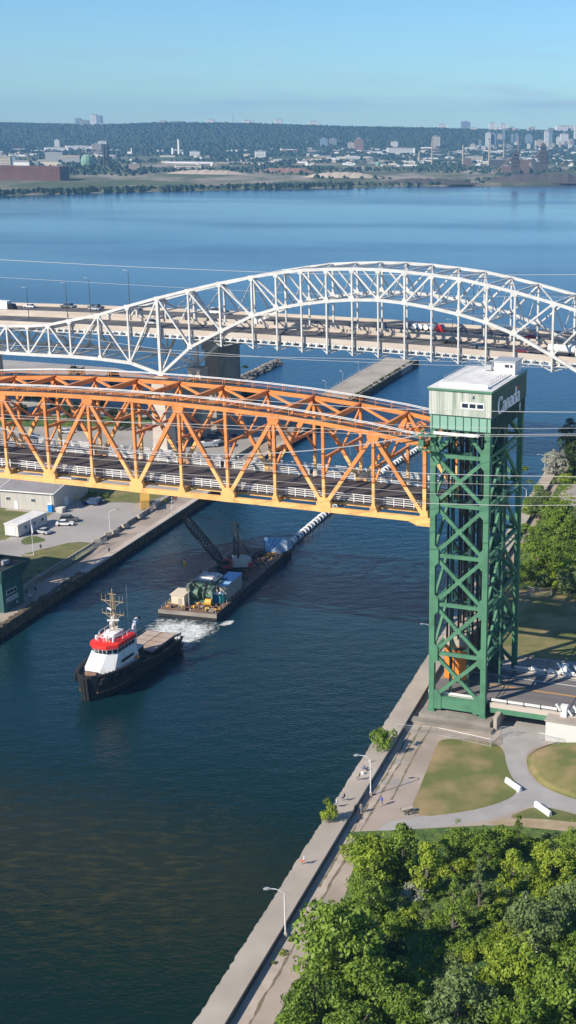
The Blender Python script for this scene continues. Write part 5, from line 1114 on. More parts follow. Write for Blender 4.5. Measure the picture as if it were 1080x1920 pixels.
def control_house():
    a = at(8, 1150, ZP); r = empty('control_house', (a.x, a.y, ZP), -A, 'dark teal control building with overhanging roof deck at the left edge', 'building')
    MB().b2(-13, 0, 0, 7, 0, 6.6).build('wall', M['tealwall'], r)
    MB().b2(-26, -14.5, 7.2, 16, 0, 15).build('unseen_rear_block', M['tealwall'], r); MB().b2(-26.3, -14.2, 6.9, 16.3, 15, 15.4).build('unseen_rear_roof', M['dark'], r)  # taller unseen block outside the frame, added to cast shade on the promenade
    MB().loft([[(-13.2, -.1, 6.6), (.1, -.1, 6.6), (.1, 7.1, 6.6), (-13.2, 7.1, 6.6)], [(-14.2, -1.6, 9.2), (1.4, -1.6, 9.2), (1.4, 8.4, 9.2), (-14.2, 8.4, 9.2)]]).build('flared_eave', M['tealwall'], r)
    MB().b2(-14.2, 1.4, -1.6, -1.4, 9.2, 9.9).b2(1.2, 1.4, -1.4, 8.4, 9.2, 9.9).b2(-14.2, 1.4, 8.2, 8.4, 9.2, 9.9).build('roof_parapet', M['dkgreen'], r)
    MB().b2(-14, 1.2, -1.4, 8.2, 9.2, 9.25).build('roof', M['dark'], r)
    mb = MB(); mb.b2(-6, -4.2, 2, 4, 9.25, 10.4); mb.b2(-2.8, -1.8, 4, 5.6, 9.25, 10.1); mb.b2(-9, -8, 5, 6, 9.25, 10.6); mb.build('roof_equipment', M['steel'], r)
    f = MB().b2(.02, .08, 1.2, 4.6, 3.6, 4.6).build('window', M['white'], r); mb = MB()
    for i in range(3): mb.b2(.08, .12, 1.35+i*1.08, 2.3+i*1.08, 3.72, 4.48)
    mb.build('pane', M['glass'], f)
    MB().b2(.02, .1, 1.0, 5.0, 2.0, 3.0).build('sign_board', mat_once('sign_grey', (.42, .47, .50), .6), r); mb = MB()
    for i in range(6): mb.b2(.1, .12, 1.3+i*.58, 1.7+i*.58, 2.3, 2.65)
    mb.build('sign_lettering', mat_once('sign_grey_dark', (.22, .27, .30), .6), r)
    f = MB().b2(-3.8, -1.0, -.08, -.02, 3.6, 4.6).build('window', M['white'], r); MB().b2(-3.65, -1.15, -.12, -.08, 3.72, 4.48).build('pane', M['glass'], f)
control_house()
toilet(tuple(at(96, 959.5, ZL)), -.2, M['blue'], 'blue portable toilet at the corner of the workshop')
dp = at(114, 960, ZL); dr = empty('dumpster', (dp.x, dp.y, ZL), -.3, 'small pale dumpster beside the blue toilet', 'dumpster')
MB().prof([(-.9, 0), (.9, 0), (1.1, 1.3), (-1.1, 1.1)], -.8, .8).build('bin', M['beige'], dr); MB().prof([(-1.15, 1.12), (1.15, 1.32), (1.15, 1.4), (-1.15, 1.2)], -.85, .85).build('lid', M['roofwhite'], dr)
def on_lot(kind, c, x, y, rz, lb, g=None, z=ZL): p = at(x, y, z); put_car(kind, c, (p.x, p.y, z), rz, lb, g)
on_lot('parked_car', 'white', 122, 985, .12, 'white hatchback nearest in the car park'); on_lot('suv', 'white', 130, 978, .12, 'white SUV behind the white hatchback in the car park'); on_lot('parked_car', 'silver', 80, 1000, 2.7, 'silver car parked beside the site trailer')
on_lot('suv', 'blue', 171, 946, 2.9, 'dark blue SUV parked right of the workshop'); on_lot('parked_car', 'grey', 183, 942, 2.8, 'grey car behind the dark blue SUV')
def container():
    a = at(264, 956, ZL); b = at(283, 955, ZL); c = at(297, 938, ZL); u = b-a; rz = math.atan2(u.y, u.x); r = empty('shipping_container', (a.x, a.y, ZL), rz, 'yellow shipping container at the far end of the car park', 'container')
    mb = MB(); mb.b2(0, 2.44, 0, 7.5, .1, 2.6)
    for i in range(22): mb.b2(-.05, 2.49, .2+i*.33, .35+i*.33, .2, 2.5)
    mb.build('container_wall', M['yellow'], r); mb = MB(); mb.b2(.1, 1.2, -.06, -.01, .2, 2.5); mb.b2(1.25, 2.34, -.06, -.01, .2, 2.5); mb.build('door', M['yellow'], r)
    mb = MB()
    for x in (.35, .9, 1.5, 2.1): mb.tube([(x, -.1, .2), (x, -.1, 2.5)], .04, 5)
    mb.build('locking_bar', M['steel'], r)
container()
def pole_lamp(loc, h, rz, label, reach=2.2, flag=None, first=[None]):
    if first[0] is None:
        r = empty('street_lamp', loc, rz, label, 'street lamp', 'white promenade lamp posts')
        MB().tube([(0, 0, 0), (0, 0, 6.3)], .10, 8, .075).build('pole', M['white'], r); MB().tube([(0, 0, 6.25), (-.3, 0, 6.55), (-1.0, 0, 6.95), (-1.9, 0, 7.1)], .055, 6).build('arm', M['white'], r)
        MB().loft([[(-1.8, -.12, 7.0), (-1.8, .12, 7.0), (-1.8, .12, 7.2), (-1.8, -.12, 7.2)], [(-2.2, -.2, 6.98), (-2.2, .2, 6.98), (-2.2, .2, 7.22), (-2.2, -.2, 7.22)], [(-2.6, -.08, 7.0), (-2.6, .08, 7.0), (-2.6, .08, 7.12), (-2.6, -.08, 7.12)]]).build('lamp_head', M['steel'], r)
        MB().box((0, 0, .3), (.4, .4, .6)).build('base', M['concrete'], r); first[0] = r
    else: copy_tree(first[0], loc, rz, label, sc=h)
pole_lamp(tuple(at(695, 1492, ZR)), 1, .1, 'white lamp post on the promenade left of the lawn'); pole_lamp(tuple(at(535.5, 1757, ZR)), 1.02, .1, 'white lamp post nearest the camera beside the sea wall')
pole_lamp(tuple(at(1021, 894, ZR)), 1.0, .3, 'white lamp post beyond the tower by the silvery bush'); pole_lamp(tuple(at(986, 960, ZR)), 1.0, .3, 'white lamp post just right of the green tower on the far sea wall'); pole_lamp(tuple(at(808, 1222, ZR)), .85, .1, 'lamp post partly hidden by the left leg of the green tower')
pole_lamp(tuple(at(207, 1004, ZL)), .95, 3.3, 'slim lamp post standing in the middle of the car park'); pole_lamp(tuple(at(323, 964, ZP)), .7, 1.9, 'short lamp post on the promenade below the yellow container')
fp = at(63, 1041, ZL); fr_ = empty('flagpole', (fp.x, fp.y, ZL), 0, 'white flagpole with furled white flag on the left bank lawn', 'flagpole')
MB().tube([(0, 0, 0), (0, 0, 9.2)], .09, 8, .05).build('pole', M['white'], fr_); MB().loft([[(0, 0, 7.8), (.1, .05, 7.8), (.1, 0, 7.8)], [(0, 0, 6.6), (.35, .1, 6.7), (.25, -.1, 6.7)], [(0, 0, 5.6), (.4, .1, 5.5), (.3, -.15, 5.5)]]).build('flag', M['white'], fr_); MB().b2(-2.2, .3, -.5, .2, 0, .15).build('base', M['concrete'], fr_)
def block(kind, loc, d, rz, label, group=None, m='concrete', cat='concrete block'):
    r = MB().loft([[(-d[0]/2, -d[1]/2, 0), (d[0]/2, -d[1]/2, 0), (d[0]/2, d[1]/2, 0), (-d[0]/2, d[1]/2, 0)], [(-d[0]/2, -d[1]/2, d[2]*.3), (d[0]/2, -d[1]/2, d[2]*.3), (d[0]/2, d[1]/2, d[2]*.3), (-d[0]/2, d[1]/2, d[2]*.3)], [(-d[0]/2, -d[1]/4, d[2]), (d[0]/2, -d[1]/4, d[2]), (d[0]/2, d[1]/4, d[2]), (-d[0]/2, d[1]/4, d[2])]]).build(kind, M[m]); r.location = loc; r.rotation_euler = (0, 0, rz)
    tag(r, label, cat, group)
for i, (x, y) in enumerate(((181, 1018), (203, 1005), (216, 1000), (234, 988), (262, 970), (290, 952))):
    block('concrete_block', tuple(at(x, y, ZL)), (1.8, 1.1, 1.0), .5+i*.2, ['concrete block beside the end of the left lawn', 'second concrete block along the car park edge, left of the lamp post', 'concrete block right beside the car park lamp post', 'concrete block midway along the car park wall', 'concrete block nearing the yellow container', 'concrete block in front of the yellow container'][i], 'blocks along the car park edge')
for i, ((x, y), (x2, y2)) in enumerate((((949, 1466), (976, 1485)), ((1004, 1511), (1032, 1531)))):
    a, b = at(x, y, ZR), at(x2, y2, ZR); block('road_barrier', tuple((a+b)/2), ((b-a).length, .6, .85), math.atan2(b.y-a.y, b.x-a.x), ['white concrete barrier beside the large lawn', 'white concrete barrier on the small lawn nearer the trees'][i], m='white', cat='barrier')
def bench(p):
    r = empty('picnic_table', tuple(p), .5, 'picnic table on a pale slab at the corner of the lawn', 'picnic table')
    MB().b2(-.9, .9, -.38, .38, .7, .76).build('table_top', M['concrete'], r)
    for y in (-.75, .75): MB().b2(-.9, .9, y-.14, y+.14, .42, .47).build('seat', M['wood'], r)
    for x in (-.6, .6): MB().bar((x, -.75, .4), (x, .75, .4), .08, .08).bar((x, -.5, 0), (x, -.15, .7), .08, .08).bar((x, .5, 0), (x, .15, .7), .08, .08).build('leg', M['dark'], r)
bench(at(764, 1524, ZR)+Vector((0, 0, .05)))
sheet('paved_slab', px([(749, 1533), (757, 1514), (782, 1516), (774, 1534)], ZR), ZR+.03, M['concrete'])
# fences
def fence(pts, z, h, label, m='steel', fac=.35, step=2.5, nm='chain_link_fence'):
    P = [Vector(at(x, y, z)) for x, y in pts]; r = empty(nm, tuple(P[0]), 0, label, 'fence'); o = P[0]; mb = MB(); wi = MB()
    for a, b in zip(P, P[1:]):
        a, b = a-o, b-o; n = max(1, int((b-a).length/step))
        for i in range(n+1): p = a.lerp(b, i/n); mb.tube([p, p+Vector((0, 0, h))], .04, 5)
        mb.tube([a+Vector((0, 0, h)), b+Vector((0, 0, h))], .03, 5); mb.tube([a+Vector((0, 0, .08)), b+Vector((0, 0, .08))], .02, 4)
        n = int((b-a).length/.3)
        for i in range(n):
            p, q = a.lerp(b, i/n), a.lerp(b, (i+1)/n)
            for k in range(int(h/.3)): wi.bar(p+Vector((0, 0, k*.3)), q+Vector((0, 0, (k+1)*.3)), .012, .012); wi.bar(q+Vector((0, 0, k*.3)), p+Vector((0, 0, (k+1)*.3)), .012, .012)
    mb.build('posts_and_rails', M[m], r); wi.build('wire_mesh', M['steel'], r)
fence([(745, 1372), (820, 1378), (920, 1400)], ZR, 1.4, 'wire fence in front of the tower foundation'); fence([(921, 1402), (922, 1392), (940, 1378), (967, 1380)], ZR, 1.6, 'wire gate left of the underpass'); fence([(1010, 1390), (1048, 1398)], ZR, 1.6, 'wire gate right of the underpass')
fence([(978, 1112), (1000, 1118), (1034, 1120)], ZR, 2.0, 'pale fence at the edge of the far lawn below the trees'); fence([(283, 960), (300, 945), (316, 934)], ZL, 1.8, 'wire fence beside the yellow container'); fence([(42, 1092), (100, 1078), (140, 1052), (200, 1015)], ZL, 1.2, 'wire fence along the left lawn above the promenade')

# ------------------------------------------------------------------ people
def person_mat(nm, top, leg, hair=(.05, .035, .025)):
    m = bpy.data.materials.new(nm); m.use_nodes = True; n = m.node_tree; l = n.links.new; b = n.nodes['Principled BSDF']; b.inputs['Roughness'].default_value = .85
    t = n.nodes.new('ShaderNodeTexCoord'); s_ = n.nodes.new('ShaderNodeSeparateXYZ'); l(t.outputs['Object'], s_.inputs[0]); d = n.nodes.new('ShaderNodeMath'); d.operation = 'DIVIDE'; d.inputs[1].default_value = 1.8; l(s_.outputs[2], d.inputs[0])
    r = n.nodes.new('ShaderNodeValToRGB'); r.color_ramp.interpolation = 'CONSTANT'; e = r.color_ramp.elements; e[0].position = 0; e[0].color = (.03, .03, .03, 1); e[1].position = .045; e[1].color = (.45, .27, .19, 1)
    for p, c in ((.28, leg), (.52, top), (.835, (.45, .27, .19)), (.94, hair)): x = r.color_ramp.elements.new(p); x.color = (*c, 1)
    l(d.outputs[0], r.inputs[0]); l(r.outputs[0], b.inputs['Base Color']); return m
def person_mesh(sit=False, stride=.15, arm=0):
    V = []; E = []; Rd = []
    def v(x, y, z, r, p=None): V.append((x, y, z)); Rd.append(r); (E.append((p, len(V)-1)) if p is not None else None); return len(V)-1
    if sit: hip = v(0, 0, .62, (.16, .13))
    else: hip = v(0, 0, .95, (.16, .12))
    z = V[0][2]; w = v(0, .01, z+.18, (.14, .11), hip); ch = v(0, 0, z+.38, (.18, .12), w); sh = v(0, 0, z+.50, (.13, .09), ch); nk = v(0, .01, z+.58, (.055, .055), sh); h1 = v(0, .02, z+.66, (.08, .09), nk); h2 = v(0, .03, z+.76, (.085, .10), h1); v(0, .02, z+.83, (.06, .07), h2)
    for s in (-1, 1):
        a = v(s*.19, 0, z+.48, (.06, .06), sh); ax = stride*s
        e = v(s*.25, ax*.6-.02+arm*.2, z+.20+arm*.12, (.045, .045), a); wr = v(s*.24, ax+.1+arm*.3, z-.02+arm*.3, (.032, .032), e); hn = v(s*.23, ax+.14+arm*.32, z-.11+arm*.34, (.035, .02), wr); v(s*.23, ax+.15+arm*.34, z-.17+arm*.36, (.02, .012), hn)
        if sit: k = v(s*.12, .45, z+.02, (.075, .075), hip); f = v(s*.12, .48, z-.42, (.045, .045), k); v(s*.12, .64, z-.45, (.04, .03), f)
        else: lg = v(s*.10, 0, z-.10, (.095, .095), hip); k = v(s*.11, -ax*1.0+.03, z-.46, (.065, .065), lg); f = v(s*.11, -ax*2.0-.02, .09, (.042, .042), k); v(s*.11, -ax*2.0+.14, .04, (.04, .03), f)
    me = bpy.data.meshes.new('person'); me.from_pydata(V, E, []); o = bpy.data.objects.new('person_tmp', me); col.objects.link(o); md = o.modifiers.new('skin', 'SKIN'); md.use_smooth_shade = True
    for i, q in enumerate(Rd): me.skin_vertices[0].data[i].radius = q
    me.skin_vertices[0].data[0].use_root = True; sb = o.modifiers.new('sub', 'SUBSURF'); sb.levels = sb.render_levels = 1
    dg = bpy.context.evaluated_depsgraph_get(); dg.update(); m2 = bpy.data.meshes.new_from_object(o.evaluated_get(dg)); bpy.data.objects.remove(o); return m2
PM = [person_mesh(stride=.14), person_mesh(stride=.03), person_mesh(sit=True), person_mesh(stride=.02, arm=1)]
def person(x, y, z, pose, top, leg, rz, label, sc=1.0, hair=(.05, .035, .025)):
    me = PM[pose].copy(); me.materials.clear(); me.materials.append(person_mat('clothes', top, leg, hair)); o = bpy.data.objects.new('person', me); col.objects.link(o); p = at(x, y, z); o.location = (p.x, p.y, z); o.rotation_euler = (0, 0, rz); o.scale = (sc,)*3; tag(o, label, 'person')
NV, WH, GY, BK, RD = (.03, .05, .2), (.75, .75, .75), (.2, .2, .2), (.02, .02, .025), (.5, .05, .04)
person(716, 1511, ZR, 0, (.05, .09, .4), (.15, .12, .22), 2.2, 'person in blue walking on the pavement near the lamp post')
person(677, 1525, ZR, 0, GY, (.2, .2, .22), 2.6, 'person in grey walking near the sea wall bush'); person(667, 1526, ZR, 1, BK, BK, .6, 'person in black beside the person in grey')
person(694, 1440, ZR, 1, WH, BK, .8, 'person in white top standing behind the lamp post by the wall'); person(683, 1452, ZR, 3, (.06, .1, .35), NV, 2.0, 'person in blue top among the group at the sea wall'); person(680, 1462, ZR, 1, WH, (.35, .25, .2), -.8, 'person in pale clothes at the near end of the wall group'); person(688, 1455, ZR, 1, BK, BK, 1.5, 'person in black in the middle of the wall group'); person(674, 1464, ZW, 2, (.1, .14, .08), GY, 1.2, 'person in olive sitting on the sea wall edge')
person(646, 1503, ZW, 2, BK, NV, 1.0, 'person in dark clothes sitting on the wall above the yellow bush'); person(632, 1515, ZW, 2, WH, GY, 1.0, 'person in white sitting beside the yellow bush')
person(571, 1622, ZW, 2, WH, (.75, .12, .03), 1.3, 'person in white top and orange trousers sitting alone on the sea wall', hair=(.4, .38, .35))
person(77, 1032, ZL, 1, BK, (.05, .05, .07), 0, 'person in black standing by the flagpole lawn'); person(205, 1038, ZP, 0, NV, BK, .5, 'person in dark blue walking on the left promenade'); person(57, 1126, ZP, 1, WH, BK, .8, 'person in white shirt in the shade on the left promenade')
for i, (x, y, t) in enumerate(((4, 1142, WH), (24, 1136, BK), (33, 1138, WH), (40, 1120, GY), (50, 1116, GY), (20, 1143, BK), (67, 1112, NV), (76, 1082, BK))):
    person(x, y, ZP, i % 2, t, BK, i, ['person in white at the far left of the shaded quay', 'person in black in the cluster below the teal building', 'person in white right of the cluster below the teal building', 'person in grey near the teal building wall', 'second person in grey standing further from the teal building', 'person in black closest to the water edge by the teal building', 'person in navy walking in the shade beside a bicycle rack', 'person in black in the shade below the flagpole'][i])
person(330, 942, ZP, 0, RD, BK, .4, 'person in red top on the promenade under the orange span'); person(325, 938, ZP, 0, BK, (.3, .2, .15), .4, 'person in black top on the promenade under the orange span')

# ------------------------------------------------------------------ foliage
import numpy as np
def leaves(centers, radii, per, size, rs, flat=.8):
    """many small leaf faces spread through the outer part of every clump"""
    C_, N_ = [], []
    for c, r in zip(centers, radii):
        n = max(8, int(per*r*r)); d = rs.normal(size=(n, 3)); d /= np.linalg.norm(d, axis=1)[:, None]; d[:, 2] = np.where(d[:, 2] < -.35, -d[:, 2], d[:, 2])
        rad = r*(.62+.45*rs.random(n)**.7); p = np.array(c)+d*rad[:, None]*np.array([1, 1, flat]); C_.append(p); N_.append(d)
    P = np.concatenate(C_); D = np.concatenate(N_)+rs.normal(size=(len(P), 3))*.55; D /= np.linalg.norm(D, axis=1)[:, None]
    T = np.cross(D, rs.normal(size=D.shape)); T /= np.linalg.norm(T, axis=1)[:, None]; B_ = np.cross(D, T)
    s = (size*(.6+.8*rs.random(len(P))))[:, None]
    v = np.stack([P-T*s, P-B_*s*.55+D*s*.12, P+T*s, P+B_*s*.55+D*s*.12], 1).reshape(-1, 3); return v
def mesh_quads(name, v, m):
    n = len(v)//4; me = bpy.data.meshes.new(name); me.vertices.add(len(v)); me.vertices.foreach_set('co', v.astype(np.float32).ravel()); me.loops.add(len(v)); me.loops.foreach_set('vertex_index', np.arange(len(v), dtype=np.int32))
    me.polygons.add(n); me.polygons.foreach_set('loop_start', np.arange(0, len(v), 4, dtype=np.int32)); me.polygons.foreach_set('loop_total', np.full(n, 4, dtype=np.int32)); me.update(calc_edges=True); me.materials.append(m); return me
TP = {}
def tree_proto(kind, var):
    """unit crown radius about 1 -> built at radius 3.5 m"""
    key = (kind, var)
    if key in TP: return TP[key]
    rs = np.random.RandomState(hash((kind, var)) % 1000 if False else (ord(kind[0])*7+ord(kind[-1])*3+var*17)); R0 = 3.5; cs_, rr = [], []
    if kind == 'broad':
        for i in range(34):
            d = rs.normal(size=3); d /= np.linalg.norm(d); d[2] = abs(d[2])*1.0-.25; q = R0*(.45+.5*rs.random()); cs_.append((d[0]*q, d[1]*q, 4.6+d[2]*q*.9)); rr.append(rs.uniform(.55, 1.45))
        for i in range(13): a = rs.random()*6.283; q = R0*rs.uniform(.45, .85); cs_.append((math.cos(a)*q, math.sin(a)*q, rs.uniform(.9, 3.2))); rr.append(rs.uniform(.7, 1.3))
        for i in range(5): a = rs.random()*6.283; q = R0*rs.uniform(.2, .9); cs_.append((math.cos(a)*q, math.sin(a)*q, rs.uniform(6.2, 8.2))); rr.append(rs.uniform(.35, .8))
        th = 4.5; sz = .22; per = 85
    elif kind == 'tall':
        for i in range(30):
            t = rs.random(); a = rs.random()*6.283; q = R0*.62*math.sin(math.pi*min(1, .18+.82*t))*(.4+.6*rs.random()); cs_.append((math.cos(a)*q, math.sin(a)*q, 2.2+t*7)); rr.append(rs.uniform(.6, 1.15))
        th = 6; sz = .23; per = 85
    elif kind == 'bush':
        for i in range(16):
            a = rs.random()*6.283; q = R0*.75*math.sqrt(rs.random()); cs_.append((math.cos(a)*q, math.sin(a)*q, .5+rs.random()*2.2*(1-q/R0*.6))); rr.append(rs.uniform(.7, 1.3))
        th = 1.5; sz = .24; per = 75
    elif kind == 'spiky':                  # airy conifer-like
        for i in range(44):
            t = rs.random(); a = rs.random()*6.283; q = R0*.75*(1-t)*(.35+.65*rs.random()); cs_.append((math.cos(a)*q, math.sin(a)*q, 1+t*7.5)); rr.append(rs.uniform(.3, .62))
        th = 8; sz = .15; per = 190
    v = leaves(cs_, rr, per, sz, rs); me = mesh_quads('crown', v, M['leaf'])
    mb = MB(); rnd = random.Random(var*31+5); tip = (0, 0, th)
    mb.tube([(0, 0, -.3), (rnd.uniform(-.15, .15), rnd.uniform(-.15, .15), th*.45), tip], .26 if kind != 'bush' else .1, 7, .07)
    for i in range(9 if kind != 'bush' else 6):
        c = cs_[rnd.randrange(len(cs_))]; z0 = min(c[2]-.3, th*.9)*rnd.uniform(.35, .8); mb.tube([(0, 0, max(.2, z0)), (c[0]*.5, c[1]*.5, (z0+c[2])*.5+.2), c], .10, 5, .025)
    tr = mb.build('trunk', M['bark']); bpy.data.objects.remove(tr, do_unlink=True) if False else None
    TP[key] = (me, tr.data); bpy.data.objects.remove(tr); return TP[key]
LM = {'g': 'leaf', 'b': 'leaf_b', 'y': 'leaf_g', 'p': 'leaf_p', 'd': 'leaf_d'}
CC = [0]
def tree(loc, rad, kind, m, label, group=None, zs=1.0, nm=None, pale=False):
    v = CC[0] % (5 if kind in ('broad', 'bush') else 3); CC[0] += 1; cr_, tk = tree_proto(kind, v); nm = nm or {'broad': 'leafy_tree', 'tall': 'tall_tree', 'bush': 'bush', 'spiky': 'conifer'}[kind]
    r = empty(nm, loc, random.uniform(0, 6.28), label, 'bush' if kind == 'bush' or 'bush' in nm or 'shrub' in nm else 'tree', group); s = rad/3.5; r.scale = (s, s, s*zs)
    for n_, me, mm in (('trunk', tk, M['bark_w'] if pale else M['bark']), ('crown', cr_, M[LM[m]])):
        o = bpy.data.objects.new(n_, me); col.objects.link(o); o.parent = r; o.material_slots[0].link = 'OBJECT'; o.material_slots[0].material = mm
def tree_px(x, y, rp, kind, m, label, z0=None, **k):
    """crown centre seen at (x, y), crown radius rp"""
    z0 = ZR if z0 is None else z0; hc = {'broad': 4.9/3.5, 'tall': 5.4/3.5, 'bush': 1.6/3.5, 'spiky': 4/3.5}[kind]*k.get('zs', 1.0); rad = 2.0
    for _ in range(5):
        P = at(x, y, z0+hc*rad); rad = rp*(P-C0).dot(FW)/CAM_F/({'broad': 1.12, 'tall': .85, 'bush': 1.05, 'spiky': .8}[kind])
    tree((P.x, P.y, z0), rad, kind, m, label, **k)
NEAR = [(640, 1745, 92, 'broad', 'g', 'largest full green tree beside the promenade near the lower lamp post'), (590, 1860, 62, 'broad', 'g', 'green tree at the bottom edge beside the promenade'), (700, 1835, 66, 'broad', 'g', 'round green tree at the bottom, right of the largest tree'),
 (700, 1600, 52, 'broad', 'b', 'bright green vine-covered tree at the upper left corner of the wood'), (755, 1590, 38, 'tall', 'g', 'narrow green tree beside the vine-covered one, nearest the picnic table'), (660, 1590, 26, 'bush', 'b', 'bright bush at the path corner of the wood'), (690, 1665, 44, 'broad', 'g', 'rounded tree below the vine-covered one'),
 (800, 1625, 38, 'tall', 'b', 'bright pillar-like vine-covered tree standing apart in the wood'), (858, 1570, 36, 'broad', 'g', 'small round tree on the wood edge below the lawn'), (915, 1580, 42, 'broad', 'g', 'bushy tree on the wood edge below the second barrier'), (972, 1572, 28, 'spiky', 'g', 'pointed dark conifer on the wood edge by the sandy path'),
 (1035, 1610, 44, 'broad', 'b', 'bright green tree on the right edge of the wood'), (1075, 1570, 30, 'broad', 'g', 'dark tree at the right edge just below the sandy path'), (960, 1630, 32, 'tall', 'b', 'bright upright tree left of the bright right-edge tree'), (900, 1660, 34, 'spiky', 'y', 'tall grey-green conifer in the middle of the wood'), (850, 1700, 40, 'spiky', 'g', 'broad loose conifer in the centre of the wood'),
 (780, 1672, 34, 'bush', 'p', 'silvery grey shrub in the middle of the wood'), (738, 1700, 30, 'bush', 'y', 'greyish bush left of the silvery shrub'), (1010, 1720, 66, 'broad', 'y', 'large grey-green tree with pale dead branches on the right'), (1070, 1690, 50, 'broad', 'y', 'grey-green tree at the right edge above the large one'), (960, 1800, 62, 'broad', 'b', 'bright yellow-green tree in the lower right'),
 (1045, 1835, 70, 'broad', 'g', 'dark rounded tree in the lower right corner'), (860, 1870, 74, 'broad', 'y', 'broad pale green tree at the bottom centre of the wood'), (770, 1885, 52, 'broad', 'g', 'green tree at the bottom between its two larger neighbours'), (900, 1770, 34, 'bush', 'b', 'yellow-green bush beside the dark hollow'), (740, 1780, 36, 'bush', 'd', 'dark shaded bush on the left of the hollow'),
 (975, 1895, 60, 'broad', 'g', 'green tree at the bottom right'), (560, 1925, 50, 'broad', 'g', 'leafy tree cut by the bottom edge beside the pavement'), (660, 1925, 60, 'broad', 'g', 'leafy tree cut by the bottom edge'), (1010, 1660, 30, 'bush', 'b', 'bright bush between the two right-edge trees'), (870, 1620, 26, 'bush', 'b', 'bright low bush right of the pillar-like tree'), (840, 1750, 26, 'bush', 'd', 'low dark bush in the centre of the hollow'),
 (930, 1705, 28, 'bush', 'g', 'green bush right of the loose conifer'), (1065, 1760, 40, 'broad', 'g', 'green tree at the right edge below the large grey-green one')]
for x, y, rp, k, m, lb in NEAR: tree_px(x, y, rp, k, m, lb, pale='pale dead' in lb)
rnd = random.Random(21); gp = 'undergrowth bushes filling the wood'
cnt = 0
while cnt < 210:
    x, y = rnd.uniform(600, 1150), rnd.uniform(1575, 1990); P = at(x, y, ZR); c = P.x*math.cos(CB)-P.y*math.sin(CB)
    if c < -46.2 or (760 < x < 860 and 1745 < y < 1785): continue
    tree((P.x, P.y, ZR), rnd.uniform(1.3, 2.6), 'bush', rnd.choice('ggggbbbyd'), 'low green undergrowth bush among the trees of the near wood', group=gp, nm='shrub'); cnt += 1
for x, y, rp, k, m, lb, z in [(722, 1384, 30, 'bush', 'g', 'dark round bush growing against the sea wall above the walkers', 1.5), (619, 1524, 22, 'bush', 'b', 'yellow-green bush growing on top of the sea wall', ZW), (613, 1502, 9, 'bush', 'g', 'small green tuft behind the yellow-green wall bush', ZW), (547, 1760, 11, 'bush', 'g', 'small bush at the foot of the nearest lamp post', ZR), (530, 1785, 10, 'bush', 'b', 'yellowish weeds on the pavement below the nearest lamp post', ZR), (512, 1805, 7, 'bush', 'y', 'dry weeds further down the pavement crack', ZR),
    (1042, 862, 26, 'broad', 'p', 'silvery white bush at the water edge beyond the tower', ZR), (1068, 822, 26, 'tall', 'd', 'tall dark tree at the right edge above the silvery bush', ZR), (1085, 845, 34, 'broad', 'd', 'broad dark tree cut by the right edge beside the silvery bush', ZR), (1010, 1030, 36, 'broad', 'g', 'green tree directly right of the tower at mid height', ZR), (1058, 1040, 36, 'broad', 'g', 'green tree at the right edge above the shaded lawn', ZR), (985, 1075, 24, 'broad', 'g', 'dark green tree tucked behind the tower leg', ZR),
    (1070, 1085, 30, 'broad', 'y', 'greyish tree standing at the edge of the shaded lawn', ZR), (1040, 985, 24, 'broad', 'g', 'small green tree left of the gravel lot', ZR), (990, 990, 22, 'bush', 'g', 'bush between sea wall and tower', ZR), (1020, 930, 18, 'bush', 'b', 'bright bush beside the far sea wall lamp', ZR), (1075, 975, 22, 'broad', 'g', 'tree just below the gravel lot', ZR), (1058, 895, 20, 'bush', 'b', 'bright low bush below the silvery one', ZR),
    (152, 921, 9, 'bush', 'd', 'dark bush right of the workshop corner', ZL), (172, 925, 11, 'bush', 'g', 'green bush behind the dark blue SUV', ZL), (196, 928, 11, 'bush', 'g', 'green bush left of the grassy verge', ZL), (310, 938, 8, 'bush', 'g', 'bush beside the yellow container', ZL), (460, 688, 8, 'bush', 'd', 'small dark bush growing on the rock jetty', 1.5), (138, 692, 12, 'broad', 'd', 'dark round tree standing out against the harbour on the left', ZL), (152, 694, 9, 'broad', 'd', 'smaller dark tree right of the dark round one', ZL)]:
    tree_px(x, y, rp, k, m, lb, z0=z, zs=1.9 if x in (722, 619, 613) else 1.0)
for i in range(85): P = at(rnd.uniform(982, 1150), rnd.uniform(880, 1112), ZR); tree((P.x, P.y, ZR), rnd.uniform(1.6, 3.6)*(.6 if P.y > 350 else 1), 'broad' if i % 3 == 0 else 'bush', rnd.choice('ggby'), 'green bush in the thicket beyond the lift bridge road', group='thicket bushes beyond the road', nm='shrub')
for i in range(40): s_, c_ = rnd.uniform(390, 462), rnd.uniform(-330, -175); P = cs(c_, s_); tree((P[0], P[1], ZL), rnd.uniform(2, 4), 'broad' if i % 2 else 'bush', 'd', 'dark scrub tree on the shore beneath the arch bridge', group='scrub trees under the arch bridge', nm='scrub_tree')
# ground cover tufts through the wood and thicket
def cover(region, n, label, seed, m, zz=ZR):
    rs = np.random.RandomState(seed); pts = []
    (x0, x1, y0, y1), cmin, smin, smax = region
    while len(pts) < n:
        x, y = rs.uniform(x0, x1), rs.uniform(y0, y1); c = x*math.cos(CB)-y*math.sin(CB); s = x*math.sin(CB)+y*math.cos(CB)
        if c < cmin or s > smax or s < smin: continue
        pts.append((x, y, zz+.1))
    v = leaves(pts, rs.uniform(.35, .75, n), 60, .2, rs, .7); o = bpy.data.objects.new('ground_cover', mesh_quads('ground_cover', v, M[m])); col.objects.link(o); tag(o, label, 'ground cover', kind='stuff')
cover(((-22, 32, 105, 173), -46.8, 0, 165), 1500, 'weedy green undergrowth covering the floor of the near wood', 3, 'leaf_b')
cover(((5, 60, 285, 470), -50.5, 293, 440), 1500, 'rough weeds over the ground beyond the lift bridge road', 4, 'leaf_b')
